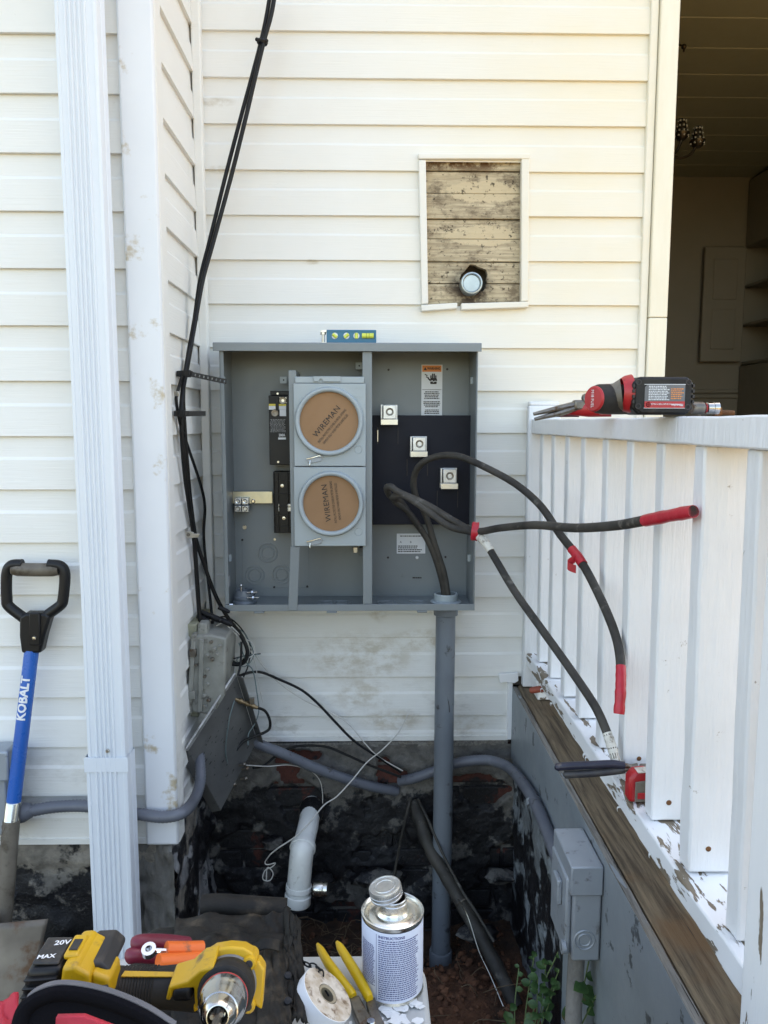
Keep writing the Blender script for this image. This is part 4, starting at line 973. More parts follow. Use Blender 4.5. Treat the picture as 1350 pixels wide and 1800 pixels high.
p3 = [(322,655,-.245),(312,690,-.255),(310,705,-.26),(317,745,-.25),(332,790,-.21),(352,850,-.15),(360,890,-.11),(358,940,-.10),(362,990,-.10),(368,1040,-.12),(374,1100,-.15),(378,1160,-.17),(384,1185,-.18),(395,1203,-.18)]
cable('drop_cable', 'thin dark cable bowing right of the bundle across the corner post', p3, .0042, M['coax'])
def tie(label, a, b, slots, Y0, Y1, c):
    t = thing('cable_tie', label, 'cable tie', P(*c, Y0))
    A, B = P(*a, Y0), P(*b, Y1); d = (B-A).normalized(); up = V((0,0,1)); n = d.cross(up).normalized(); up = n.cross(d)
    mb = MB(); L = (B-A).length; w = .0065
    if slots:
        k = 9
        mb.prism([(0,w*.42),(L,w*.42),(L,w),(0,w)], A, d, up, n*.0015); mb.prism([(0,-w),(L,-w),(L,-w*.42),(0,-w*.42)], A, d, up, n*.0015)
        for i in range(k+1):
            x = L*(i)/k; mb.prism([(max(0,x-.004),-w*.42),(min(L,x+.004),-w*.42),(min(L,x+.004),w*.42),(max(0,x-.004),w*.42)], A, d, up, n*.0015)
    else: mb.prism([(0,-w),(L,-w),(L,w),(0,w)], A, d, up, n*.002)
    obj('tail', mb, M['blackpl'], t)
    C0 = P(*c, Y0+.015); mb = MB(); mb.lathe([(.019,-.007),(.0205,-.006),(.0205,.006),(.019,.007)], C0, (0,0,1), 18, close=True); obj('loop', mb, M['blackpl'], t)
    obj('head', MB().box(A.x-.008,A.x+.005,A.y-.010,A.y+.004,A.z-.009,A.z+.009), M['blackpl'], t, bevel=.001)
tie('perforated black cable tie reaching right from the bundle across the enclosure edge', (332,657), (398,671), True, -.335, -.28, (325,657))
tie('short black cable tie sticking out right of the cable bundle over the corner post', (322,727), (361,727), False, -.395, -.36, (320,727))
mb = MB(); c = P(461,74,-.095); mb.lathe([(.014,-.005),(.016,0),(.014,.005)], c, (.15,0,1), 14); mb.ball(c+V((.012,-.008,0)), .006); mb.ball(c+V((-.014,-.006,.004)), .005)
o = obj('cable_tie', mb, M['blackpl']); tag(o, 'small black tie knotted round the cables near the top of the picture', 'cable tie')
kc = thing('cable_clip', 'small galvanised clip holding the black cables on the return wall', 'cable clip', P(340,940,-.30))
p = PX(333,940,SX+.016); mb = MB(); mb.prism([(-.010,-.009),(.010,-.009),(.012,.006),(.0,.010),(-.010,.008)], p,(1,0,0),(0,0,1),(0,.002,0)); mb.prism([(.010,-.006),(.026,-.006),(.030,.004),(.012,.005)], p+V((0,-.012,0)),(1,0,0),(0,0,1),(0,.002,0)); mb.prism([(.009,-.006),(.012,-.006),(.012,.005),(.009,.005)],p+V((0,-.012,0)),(1,0,0),(0,0,1),(0,.013,0)); obj('strap', mb, M['zinc'], kc, bevel=.0008)
mb = MB(); mb.lathe([(0,-.003),(.004,-.003),(.005,0)], p+V((-.003,0,0)), (0,1,0), 12); obj('screw', mb, M['darksteel'], kc)
mb = MB(); p = PX(310,692,SX+.014); mb.box(p.x-.006,p.x+.006,p.y-.003,p.y+.003,p.z-.006,p.z+.006); o = obj('cable_clip', mb, M['zinc'], bevel=.001); tag(o, 'tiny bright clip on the thin cable between the two black ties', 'cable clip')

# ---- telephone terminal boxes on the return wall
nb1 = thing('terminal_box', 'aged grey and beige telephone terminal box on the return wall', 'terminal box', P(350,1250,-.25))
def pbx(name, m, par, q, y0, y1, bev=.003, lean=0):   # outline in the picture at the near face, extruded back towards the wall
    a = [P(x,y,y0) for x, y in q]; mb = MB(); mb.prism([(p.x,p.z) for p in a], (0,y0,0),(1,0,0),(0,0,1),(0,y1-y0,0)); return obj(name, mb, m, par, bevel=bev)
pbx('back_plate', M['beige'], nb1, [(326,1098),(346,1097),(349,1262),(316,1257)], -.245, -.06, .004)
bx = pbx('housing', M['greyplastic'], nb1, [(340,1118),(372,1116),(398,1122),(394,1225),(374,1258),(334,1252)], -.275, -.11, .006)
pbx('rim', M['greyplastic'], bx, [(336,1116),(344,1115),(336,1256),(328,1254)], -.285, -.255, .002)
pbx('neck', M['greyplastic'], bx, [(348,1096),(363,1096),(364,1124),(346,1124)], -.262, -.22, .003)
pbx('side_lobe', M['greyplastic'], bx, [(374,1100),(398,1118),(402,1190),(392,1205),(378,1190)], -.20, -.08, .006)
pbx('ridge', M['greyplastic'], bx, [(350,1124),(358,1124),(356,1252),(347,1252)], -.281, -.273, .002)
for i, (px, py, s) in enumerate(((372,1128,4),(378,1140,4.5),(366,1152,5),(374,1158,5),(383,1150,4),(366,1176,4),(361,1188,3.5),(366,1202,4),(360,1222,5),(368,1230,5),(362,1240,4),(388,1135,4),(346,1168,3.5))):
    c = P(px,py,-.276); mb = MB(); mb.lathe([(0,-.010),(s*.0008,-.010),(s*.0012,-.006),(s*.0012,0)], c, (.25,1,0), 8); obj('stud', mb, M['greyplastic'] if i % 3 else M['darksteel'], bx)
for q in ((341,1148),(339,1222)):
    c = P(*q,-.285); mb = MB(); mb.box(c.x-.013,c.x+.006,c.y-.004,c.y+.012,c.z-.011,c.z+.011); obj('hinge_clip', mb, M['greyplastic'] if q[1] > 1200 else M['darksteel'], bx, bevel=.002)
for q, r in (((362,1078),.007),((377,1085),.009),((392,1070),.006),((396,1092),.008),((355,1085),.008)):
    c = P(*q,-.20); mb = MB(); mb.cyl(c+V((-.012,0,.004)),c+V((.014,-.006,-.006)),r,10); mb.ball(c+V((.016,-.006,-.007)),r*.9,seg=8,rings=6); obj('splice_plug', mb, M['blackpl'], nb1)

# ---- hanging grey panel door
hp_ = thing('hanging_panel', 'dull grey metal panel door hanging tilted below the terminal box', 'metal panel', P(390,1330,-.28))
q = [P(419,1192,-.22), P(438,1192+14,-.16), P(457,1300,-.15), P(390,1426,-.26), P(333,1326,-.32)]
A, B, D_ = P(331,1320,-.34), P(416,1188,-.22), P(388,1425,-.24)
C_ = P(452,1302,-.12)
nrm = (B-A).cross(D_-A).normalized()
if nrm.y > 0: nrm = -nrm
mb = MB(); t_ = nrm*-.004
vs = [A,B,C_,D_]; mb.add(vs+[p+t_ for p in vs], [(0,1,2,3),(7,6,5,4),(0,4,5,1),(1,5,6,2),(2,6,7,3),(3,7,4,0)]); pn = obj('sheet', mb, M['panel'], hp_, bevel=.001)
def flange(a, b, w, name, m):
    e = (b-a).normalized(); inn = nrm*.026; mb = MB(); s = e.cross(nrm).normalized()*w
    vs = [a,b,b+inn,a+inn]; mb.add(vs+[p+s for p in vs], [(0,1,2,3),(7,6,5,4),(0,4,5,1),(1,5,6,2),(2,6,7,3),(3,7,4,0)]); return obj(name, mb, m, hp_, bevel=.001)

_e = (B-A).normalized(); _o = (A-D_); _o = (_o-_e*_o.dot(_e)).normalized(); mb = MB(); _w = _o*.020+nrm*.008
mb.add([A,B,B+_w,A+_w,A-nrm*.003,B-nrm*.003,B+_w-nrm*.003,A+_w-nrm*.003], [(0,1,2,3),(7,6,5,4),(0,4,5,1),(1,5,6,2),(2,6,7,3),(3,7,4,0)]); obj('edge_flange', mb, M['paneledge'], hp_, bevel=.001)
mb = MB(); mb.tube([A+_w,B+_w], .0032, 8); obj('folded_lip', mb, M['paneledge'], hp_)
flange(B,C_,-.003,'edge_flange',M['panel']); 
_e = (D_-A).normalized(); _o = (A-B); _o = (_o-_e*_o.dot(_e)).normalized(); mb = MB(); _w = _o*.016-nrm*.02
mb.add([A,D_,D_+_w,A+_w,A-nrm*.003,D_-nrm*.003,D_+_w-nrm*.003,A+_w-nrm*.003], [(0,1,2,3),(7,6,5,4),(0,4,5,1),(1,5,6,2),(2,6,7,3),(3,7,4,0)]); obj('edge_flange', mb, M['panel'], hp_, bevel=.001)

mb = MB(); rnd = random.Random(4)
for i in range(34):
    u, v = rnd.uniform(.12,.85), rnd.uniform(.1,.85); p = A+(B-A)*u*.9+(D_-A)*v + nrm*.0006
    e = (B-A).normalized()*rnd.uniform(.002,.010); f = (D_-A).normalized()*rnd.uniform(.0012,.004); mb.quad(p,p+e,p+e+f,p+f)
obj('slot_mark', mb, M['ink'], pn)
for q in ((420,1345),(423,1370),(403,1380),(425,1352)):
    c = P(*q,-.19); mb = MB(); mb.cyl(c,c+V((.014,-.004,.004)),.004,8); mb.ball(c+V((.016,-.004,.004)),.0065,seg=8,rings=5); obj('bolt', mb, M['darksteel'], hp_)
c0, c1 = P(412,1228,-.21), P(452,1244,-.19); d = c1-c0; mb = MB(); mb.cyl(c0,c1,.0055,12)
for t in (.2,.5,.75): mb.cyl(c0+d*t,c0+d*(t+.12),.008,10)
sp_ = obj('coax_splitter', mb, M['copper'], hp_); mb = MB(); c = P(443,1232,-.205); mb.box(c.x-.007,c.x+.007,c.y-.005,c.y+.005,c.z-.009,c.z+.009); obj('splitter_tag', mb, M['darksteel'], sp_, bevel=.001)

def wire(name, label, pts, r, m, n=6): 
    o = obj(name, MB().tube(spline([P(*q) for q in pts], n), r, 7), m); return tag(o, label, 'wire')
wire('coax_wire','black coax curling from the splitter back to the panel', [(450,1243,-.19),(466,1250,-.17),(474,1265,-.165),(474,1280,-.165),(464,1288,-.17),(448,1294,-.175),(425,1306,-.18),(405,1335,-.20),(402,1350,-.21)], .0042, M['coax'])
wire('coax_wire','long black cable looping right across the lower siding to the foundation', [(420,1188,-.15),(440,1182,-.10),(460,1182,-.06),(490,1194,-.045),(530,1213,-.04),(560,1238,-.04),(590,1270,-.04),(622,1302,-.04),(660,1328,-.035),(705,1358,-.03)], .0042, M['coax'])
wire('coax_wire','black cable sagging along the top of the brick foundation to the left', [(705,1366,-.05),(650,1345,-.05),(605,1325,-.05),(570,1312,-.05),(520,1312,-.06),(490,1325,-.08),(465,1345,-.11),(445,1350,-.14)], .0040, M['coax'])
wire('white_wire','pale wire from the terminal box crossing the siding down to the foundation', [(355,1095,-.20),(372,1090,-.19),(400,1097,-.17),(425,1120,-.15),(445,1145,-.10),(463,1172,-.06),(490,1200,-.04),(530,1228,-.035),(570,1248,-.035),(610,1270,-.035),(640,1305,-.035),(665,1330,-.035),(708,1355,-.03)], .0019, M['whitewire'])
wire('white_wire','straight white wire running from the siding screw down across the drain pipe', [(717,1256,-.028),(700,1288,-.04),(672,1318,-.05),(645,1340,-.06),(620,1370,-.09),(592,1400,-.12),(570,1415,-.15),(545,1445,-.19),(520,1470,-.20),(490,1490,-.19),(475,1502,-.18)], .0021, M['whitewire'])
wire('white_wire','tangled white wire end hanging left of the white drain pipe', [(475,1502,-.18),(466,1515,-.17),(470,1520,-.17),(484,1517,-.17),(478,1524,-.17),(466,1530,-.17),(462,1545,-.17),(474,1548,-.17),(480,1535,-.17),(470,1525,-.17),(468,1548,-.17)], .0016, M['whitewire'])
wire('green_wire','thin grey green wire hanging down the face of the tilted panel', [(420,1130,-.16),(434,1165,-.15),(445,1180,-.145),(452,1220,-.15),(455,1250,-.15),(448,1272,-.16),(437,1290,-.17),(436,1310,-.18)], .0017, M['greenwire'])
wire('green_wire','thin dark wire arc from the panel splitter down its face', [(412,1232,-.225),(404,1260,-.24),(398,1300,-.24),(397,1325,-.235),(400,1342,-.22)], .0016, M['greenwire'])
wire('white_wire','thin pale wire crossing the tarred bricks below the grey conduit', [(432,1345,-.16),(470,1347,-.12),(510,1345,-.08),(545,1355,-.04),(562,1372,-.03),(567,1395,-.03),(567,1412,-.03)], .0014, M['whitewire'])
wire('white_wire','short pinkish wire looping right of the terminal box top', [(380,1100,-.19),(392,1095,-.18),(400,1100,-.18),(415,1115,-.16),(440,1128,-.12),(447,1140,-.12),(446,1150,-.13),(438,1156,-.14)], .0016, M['whitewire'])
wire('coax_wire','coiled black cable loop beside the terminal box', [(404,1160,-.15),(418,1166,-.14),(430,1158,-.14),(434,1140,-.14),(426,1118,-.15),(412,1100,-.16),(400,1095,-.17),(385,1090,-.19)], .0038, M['coax'])
wire('coax_wire','short black cable dropping from the coil onto the panel edge', [(424,1128,-.155),(424,1150,-.16),(422,1172,-.17),(418,1188,-.19)], .0036, M['coax'])

# ---- conduits in the pit
def flexc(name, label, pts, r, m, ribs=True, cat='conduit', n=10, pitch=.0085):
    sp = spline([P(*q) if isinstance(q, tuple) else q for q in pts], n); 
    # resample evenly so that the ribs are even
    L = [0]; 
    for a, b in zip(sp[:-1], sp[1:]): L.append(L[-1]+(b-a).length)
    N = max(6, int(L[-1]/(pitch/2))); out = []; j = 0
    for i in range(N+1):
        s = L[-1]*i/N
        while j < len(L)-2 and L[j+1] < s: j += 1
        t = (s-L[j])/max(1e-9, L[j+1]-L[j]); out.append(sp[j].lerp(sp[j+1], t))
    rr = [r*(1+(.05 if (i % 2) else -.03)) if ribs else r for i in range(N+1)]
    t = thing(name, label, cat, out[0]); obj('tube', MB().tube(out, rr, 16), m, t, ang=60); return t, out
flexc('flexible_conduit','grey flexible conduit sloping down from behind the hanging panel to the foundation', [(430,1296,-.13),(455,1308,-.11),(500,1326,-.09),(560,1352,-.06),(620,1373,-.04),(660,1384,-.025),(698,1391,-.0)], .0155, M['flex'])
t, out = flexc('flexible_conduit','grey conduit leaving the foundation behind the riser and bending to the junction box', [(703,1373,-.0),(728,1368,-.03),(765,1355,-.045),(800,1342,-.05),(840,1336,-.06),(868,1338,-.07),PX(898,1352,.424),PX(925,1385,.430),PX(946,1422,.432),PX(962,1460,.433),PX(974,1492,.433),PX(984,1520,.434)], .0155, M['flex'], ribs=True)
c = PX(938,1408,.432); mb = MB(); mb.lathe([(.016,-.008),(.0195,-.008),(.0195,.008),(.016,.008)], c, (.12,-.6,-.8), 18); obj('strap', mb, M['silverblue'], t)
flexc('flexible_conduit','grey flexible conduit passing behind the downspout to the hanging panel', [(38,1427,LY-.06),(60,1424,LY-.05),(100,1418,LY-.036),(150,1417,LY-.032),(200,1425,LY-.032),(250,1432,LY-.032),(290,1436,LY-.036),(322,1428,LY-.022),(342,1405,-.43),(352,1375,-.36),(352,1345,-.32),(350,1320,-.28)], .0140, M['flex'])
mb = MB(); a, b = P(22,1432,LY-.062), P(56,1424,LY-.05); mb.lathe([(.014,0),(.024,0),(.024,(b-a).length*.55),(.017,(b-a).length),(.014,(b-a).length)], a, b-a, 20); o = obj('conduit_fitting', mb, M['flex']); tag(o, 'grey conduit fitting behind the shovel collar', 'conduit fitting')
ub = thing('utility_box', 'edge of a grey utility box on the wall at the far left', 'utility box', P(-30,1440,LY-.1))
a, b = P(-120,1325,LY-.075), P(16,1470,LY-.075); obj('housing', MB().box(a.x,b.x,LY-.075,LY-.004,b.z,a.z), M['silverblue'], ub, bevel=.006)
a, b = P(-120,1320,LY-.08), P(18,1372,LY-.08); obj('cover', MB().box(a.x,b.x,LY-.088,LY-.0755,b.z,a.z), M['silverblue'], ub, bevel=.005)

# white drain elbow
dp = thing('drain_pipe', 'white plastic drain elbow coming out of the foundation into the pit', 'drain pipe', P(525,1580,-.25))
p0, p1, p2, p3 = P(549,1408,.03), P(542,1450,-.09), P(531,1495,-.185), P(524,1572,-.195)
mb = MB(); sp = spline([p0,p1,p2],8); mb.tube(sp, .0315, 24); obj('pipe', mb, M['pvcwhite'], dp)
mb = MB(); sp = spline([p2+(p1-p2)*.10, p2, p2.lerp(p3,.35)+V((0,-.004,.006)), p3],8); mb.tube(sp, [.0350]*len(sp), 24); obj('elbow', mb, M['pvcwhite'], dp)
for c, d in ((p2+(p1-p2)*.12, p2-p1), (p3+(p2-p3)*.16, p3-p2)):
    L = .014 if c is not p3 else .03; mb = MB(); mb.lathe([(.0345,-.008),(.0385,-.007),(.039,.006),(.0375,.008),(.0345,.008)], c, d, 28); obj('collar', mb, M['pvcwhite'], dp)
mb = MB(); mb.lathe([(.036,0),(.0395,.002),(.040,.028),(.037,.032),(.031,.032),(.031,.01),(0,.01)], p3-(p3-p2).normalized()*.002, p3-p2, 28); obj('socket', mb, M['pvcwhite'], dp)
mb = MB(); c = P(546,1432,-.035); mb.lathe([(.033,-.05),(.040,-.03),(.038,-.005),(.0355,.012),(.0325,.026)], c, p1-p0, 24); obj('tar_collar', mb, M['tar_left'], dp)
ja = thing('glass_jar', 'small silvery jar lying in the soil right of the drain elbow', 'jar', P(560,1562,-.22))
c = P(552,1562,-.20); mb = MB(); mb.lathe([(0,0),(.019,0),(.0205,.004),(.0205,.026),(.018,.030),(.0205,.032),(.0205,.042),(0,.042)], c, (1,-.15,.05), 24); obj('foil_lid', mb, M['tin'], ja)

# old lead cable with thin ground wires
oc = thing('old_cable', 'thick old black cable slanting from the foundation into the soil', 'old cable', P(905,1765,-.38))
pts = [(728,1412,-.01),(738,1440,-.06),(755,1490,-.11),(790,1550,-.18),(830,1620,-.25),(868,1690,-.32),(908,1770,-.40)]
sp = spline([P(*q) for q in pts],10); rnd = random.Random(2); mb = MB(); mb.tube(sp, [.0200+.0013*math.sin(i*.9)+rnd.uniform(-.0006,.0006) for i in range(len(sp))], 16); obj('sheath', mb, M['cable'], oc)
mb = MB(); mb.tube(spline([P(*q) for q in ((735,1405,-.04),(752,1440,-.10),(778,1500,-.16),(812,1565,-.23),(838,1605,-.28),(868,1655,-.33))],6), .0042, 8); obj('bonding_wire', mb, M['cable'], oc)
mb = MB(); c = P(812,1585,-.235); mb.lathe([(.0215,-.002),(.0225,0),(.0215,.002)], c, (sp[40]-sp[36]), 18); obj('wire_wrap', mb, M['darksteel'], oc)
wire('ground_wire','thin bare wire slanting beside the old black cable into the clay', [(805,1580,-.26),(822,1610,-.27),(842,1672,-.32),(862,1715,-.36),(886,1772,-.42)], .0013, M['zinc'])
wire('ground_wire','thin dark rod hanging from the foundation left of the old black cable', [(722,1402,-.02),(716,1425,-.05),(708,1460,-.06),(700,1500,-.06),(692,1540,-.06),(686,1560,-.06)], .0045, M['cable'])

# junction box on the skirt with its lower conduit
jb = thing('junction_box', 'weathered grey junction box mounted on the porch skirt above the weeds', 'junction box', (.42,-.75,.1))
JX0 = .385
ya = PX(980,1500,JX0).y; 
x1 = .4485; yN = PX(1057,1600,x1).y; x0 = P(1008,1600,yN).x; yF = PX(977,1560,x0).y
zt_, zb_ = P(1030,1525,yN).z, P(1015,1690,yN).z
obj('housing', MB().box(x0,x1,yN,yF,zb_,zt_), M['silverblue'], jb, bevel=.004)
x2 = P(985,1600,yN+.03).x
obj('cover', MB().box(x0-.012,x0-.0006,yN+.012,yF-.005,zb_+.006,zt_-.03), M['silverblue'], jb, bevel=.004)
obj('hood', MB().box(x0-.008,x1,yN-.007,yF,zt_-.055,zt_+.005), M['silverblue'], jb, bevel=.003)
c = V((x0-.012,yN+.06,(zt_*.6+zb_*.4))); obj('hasp', MB().box(c.x-.010,c.x,c.y-.02,c.y+.02,c.z-.026,c.z+.026), M['silverblue'], jb, bevel=.003)
c = V(((x0+x1)/2-.004,yN-.0005,zb_+.045)); mb = MB()
for R in (.012,.0195): mb.lathe([(R-.002,0),(R,-.0016),(R+.002,0)], c, (0,1,0), 30)
obj('knockout_ring', mb, M['silverblue'], jb)
mb = MB(); mb.cyl(V((x0-.018,yN+.015,zb_+.02)),V((x0-.010,yN+.015,zb_+.02)),.013,16); mb.lathe([(0,-.001),(.006,-.001)], V((x0-.018,yN+.015,zb_+.02)), (1,0,0), 14); obj('eyelet', mb, M['silverblue'], jb)
xx = (x0+x1)/2; mb = MB(); mb.tube(spline([V((xx,yN+.06,zb_+.01)),V((xx-.004,yN+.055,zb_-.10)),V((xx-.01,yN+.04,zb_-.22)),V((xx-.02,yN+.03,zb_-.45))],6), .017, 14); obj('lower_conduit', mb, M['concrete'], jb)

wire('coax_wire','thin black wire looping out from the terminal box top over the siding', [(372,1092,-.20),(395,1084,-.17),(420,1100,-.13),(440,1135,-.11),(436,1170,-.12),(428,1190,-.15)], .0022, M['coax'])
wire('green_wire','grey green wire curling right of the terminal box towards the panel corner', [(398,1098,-.17),(428,1112,-.13),(446,1150,-.12),(430,1172,-.13),(416,1160,-.15),(432,1152,-.13),(456,1150,-.11)], .0015, M['greenwire'])
wire('white_wire','thin pale wire hanging straight down beside the coiled black cable', [(430,1125,-.14),(447,1160,-.10),(454,1200,-.10),(462,1235,-.10)], .0013, M['whitewire'])
wire('coax_wire','short stiff black wire pointing right beside the cable coil', [(410,1158,-.15),(430,1153,-.13),(458,1149,-.10)], .0018, M['coax'])
# ================================================================== DOWNSPOUT, SHOVEL
DY = LY-.105
dsx0 = (P(100,100,DY).x+P(158,1500,DY).x)/2; dsx1 = (P(178,100,DY).x+P(224,1500,DY).x)/2
dsp = thing('downspout', 'white ribbed metal downspout beside the corner board', 'downspout', (-.61, DY+.04, .17))
def spout(name, x0, x1, y0, y1, z0, z1, r=.007, ridge=.0040, nr=5):
    W = x1-x0; sec = []
    n0 = x0+W*.22; n1 = x0+W*.78; pitch = (n1-n0)/nr
    sec += [(x0+r,y0),(x0+W*.10,y0),(x0+W*.115,y0+.002),(n0-.002,y0+.002)]
    for k in range(nr):
        a = n0+pitch*k; sec += [(a,y0+.002),(a+pitch*.25,y0+.002-ridge),(a+pitch*.5,y0+.002-ridge),(a+pitch*.72,y0+.002)]
    sec += [(n1+.002,y0+.002),(x1-W*.115,y0+.002),(x1-W*.10,y0),(x1-r,y0),(x1-r*.3,y0+r*.3),(x1,y0+r)]
    dpt = y1-y0
    for k in range(3):
        a = y0+dpt*(.42+.16*k); sec += [(x1,a),(x1+.0022,a+dpt*.04),(x1+.0022,a+dpt*.08),(x1,a+dpt*.12)]
    sec += [(x1,y1-r),(x1-r,y1),(x0+r,y1),(x0,y1-r),(x0,y0+r),(x0+r*.3,y0+r*.3)]
    mb = MB(); n = len(sec); zs = [z0+(z1-z0)*i/24 for i in range(25)]; vs = []
    for z in zs:
        for (x, y) in sec: vs.append((x+.0012*fbm(z*1.6,0,1,1,2), y+.0012*fbm(z*1.9,0,5,1,2), z))
    fs = [(i*n+k, i*n+(k+1)%n, (i+1)*n+(k+1)%n, (i+1)*n+k) for i in range(24) for k in range(n)]
    mb.add(vs, fs); return obj(name, mb, M['spout'], dsp, ang=30)
zj = P(185,1330,DY).z
spout('upper_section', dsx0, dsx1, DY, LY-.050, zj-.03, 5.0)
spout('lower_section', dsx0-.004, dsx1+.004, DY-.004, LY-.0475, .165, zj, nr=5)
c = P(189,1320,DY-.0045); mb = MB(); mb.lathe([(0,-.003),(.0035,-.003),(.0045,-.001),(.0048,.002)], c, (0,1,0), 14); obj('screw', mb, M['zinc'], dsp)
mb = MB(); mb.box(dsx0-.0055,dsx1+.0055,DY-.0056,DY-.0046,zj-.036,zj-.001); obj('joint_band', mb, M['spout'], dsp, bevel=.0004)
mb = MB(); mb.grid(24, 14, lambda u, v: (dsx0-.05+u*.22, DY-.09+v*.14, .142+.012*fbm(u*4,v*3,2,1,3))); o = obj('splash_patch', mb, M['concrete']); tag(o, 'small rough concrete patch under the downspout foot', 'concrete patch')

sh = thing('shovel', 'blue shafted shovel with black D handle leaning on the left wall', 'shovel', P(20,1700,LY-.22))
s0 = P(55,1150,LY-.045); s1 = P(24,1410,LY-.085); s2 = P(2,1640,LY-.13)
d = (s1-s0).normalized(); side = V((1,0,0)); side = (side-d*side.dot(d)).normalized(); nrm_ = d.cross(side).normalized()
if nrm_.y > 0: nrm_ = -nrm_
mb = MB(); mb.tube([s0-d*.01, s1], .0165, 24); sf_ = obj('shaft', mb, M['blue'], sh)
ux = -d; 
def wrap(o, rad):
    def f(x, y):      # x along the shaft, y round it
        a = y/rad; return o + ux*x + (nrm_*math.cos(a) - side*math.sin(a))*rad
    return f
lc = P(47,1226,LY-.06); lc = s0+d*((lc-s0).dot(d))
text('KOBALT', M['white'], sf_, lc, ux, -side, .030, bend=wrap(lc, .0171), length=.104, bold=.0011)
mb = MB(); mb.lathe([(.0165,0),(.0178,.002),(.0178,.045),(.0190,.047)], s1-d*.002, d, 24); obj('collar', mb, M['chrome'], sh)
mb = MB(); mb.tube([s1+d*.043, s1+(s2-s1)*.55, s2], [.0192,.0205,.0215], 22); sl = obj('sleeve', mb, M['muddy'], sh)
mb = MB()
for k in range(9):
    for a0 in (-.55,.0,.55):
        aa = a0+(.27 if k % 2 else 0); c = s1+d*(.055+k*.014)+(nrm_*math.cos(aa)+side*math.sin(aa))*.0198
        t1 = d; t2 = (side*math.cos(aa)-nrm_*math.sin(aa))
        pts = [c+(t1*math.cos(q)+t2*math.sin(q))*.0066 for q in [i*PI/3 for i in range(7)]]
        if k < 6 or a0 == 0: mb.tube(pts[:-1]+[pts[0]], .0006, 4)
obj('hexagon_grip', mb, M['shovelsteel'], sl)
# D handle
hY = LY-.045
def hp2(px, py, y=hY): return P(px, py, y)
def bar(pts, r, sq=1.0, seg=14): return MB().tube(spline([hp2(*q) for q in pts],6), r, seg, squash=sq)
hd = obj('handle_frame', bar([(40,992),(20,994),(12,1010),(12,1052),(16,1066),(40,1085),(54,1098)], .0125), M['blackpl'], sh)
obj('handle_frame', bar([(85,992),(106,995),(114,1010),(111,1052),(106,1064),(82,1082),(66,1098)], .0125), M['blackpl'], sh)
obj('handle_grip', MB().tube([hp2(22,1000),hp2(32,1001),hp2(62,1001.5),hp2(92,1001.5),hp2(104,1001)], [.0132,.0158,.0160,.0158,.0132], 18), M['muddy'], sh)
a = [hp2(*q, hY-.014) for q in ((33,1085),(44,1078),(80,1078),(88,1085),(78,1118),(71,1149),(37,1149),(33,1118))]
mb = MB(); mb.prism([(p.x,p.z) for p in a], (0,hY-.014,0),(1,0,0),(0,0,1),(0,.034,0)); so = obj('socket', mb, M['blackpl'], sh, bevel=.006)
a = [hp2(*q, hY-.018) for q in ((51,1077),(70,1077),(71,1135),(50,1135))]; mb = MB(); mb.prism([(p.x,p.z) for p in a], (0,hY-.019,0),(1,0,0),(0,0,1),(0,.008,0)); obj('socket_ridge', mb, M['blackpl'], so, bevel=.003)
c = hp2(60,1122,hY-.020); mb = MB(); mb.lathe([(0,-.003),(.004,-.0025),(.0055,0),(.0055,.002)], c, (0,1,0), 16); obj('rivet', mb, M['zinc'], so)
# blade
bl0 = P(-8,1622,LY-.15); 
def blade(u, v):
    px = -95+u*180; py = 1625+v*200
    Y = LY-.16-.10*v-.03*math.cos((u-.45)*2.6)*(1-v*.5)
    q = P(px, py - (18*u if v < .01 else 0), Y)
    if u > .5: q = P(px-(u-.5)*v*95, py - 16*(u-.4)*(1-v), Y)
    return tuple(q)
mb = MB(); mb.grid(22, 16, blade); bo_ = obj('blade', mb, M['shovelsteel'], sh, ang=60); sm = bo_.modifiers.new('thick','SOLIDIFY'); sm.thickness = .003

# ================================================================== THINGS ON THE PORCH RAIL
TZ = 1.4612
def onrail(px, Y): return V((P(px,735,Y).x, Y, TZ))
# impact driver seen from its battery end
dv = thing('impact_driver', 'red and black impact driver lying on the white rail with battery facing out', 'impact driver', V((.54,-1.08,TZ)))
IY = -1.13
x0, z1 = xz(1113,662,IY); x1, z0 = xz(1217,735,IY); z0 = TZ+.001
ch_ = .010
def rrect(x0, x1, z0, z1, c): return [(x0+c,z0),(x1-c,z0),(x1,z0+c),(x1,z1-c),(x1-c,z1),(x0+c,z1),(x0,z1-c),(x0,z0+c)]
mb = MB(); mb.prism(rrect(x0,x1,z0,z1,ch_), (0,IY,0),(1,0,0),(0,0,1),(0,.055,0)); bt = obj('battery', mb, M['blackpl'], dv, bevel=.003)
mb = MB(); mb.prism(rrect(x0+.004,x1-.004,z0+.003,z1-.003,ch_), (0,IY-.003,0),(1,0,0),(0,0,1),(0,.0028,0)); obj('battery_face', mb, M['grippl'], bt, bevel=.0015)
lx0, lz1 = xz(1134,676,IY-.0035); lx1, lz0 = xz(1203,717,IY-.0035)
mb = MB(); mb.prism([(lx0+.004,lz1),(lx1,lz1),(lx1,lz0),(lx0,lz0),(lx0,lz1-.004)], (0,IY-.0036,0),(1,0,0),(0,0,1),(0,.0004,0)); lb = obj('battery_label', mb, mat('grey_label', (.13,.13,.135), .5), bt)
mb = MB(); mb.box(lx0,lx1,IY-.0041,IY-.0037,lz0,lz0+(lz1-lz0)*.28); obj('red_band', mb, M['red'], lb)
mb = MB(); mb.box(lx0-.0008,lx1+.0008,IY-.0035,IY-.0034,lz0-.0008,lz0); mb.box(lx0-.0008,lx1+.0008,IY-.0035,IY-.0034,lz1,lz1+.0008); obj('label_rim', mb, M['white'], lb)
mb = MB(); rnd = random.Random(21)
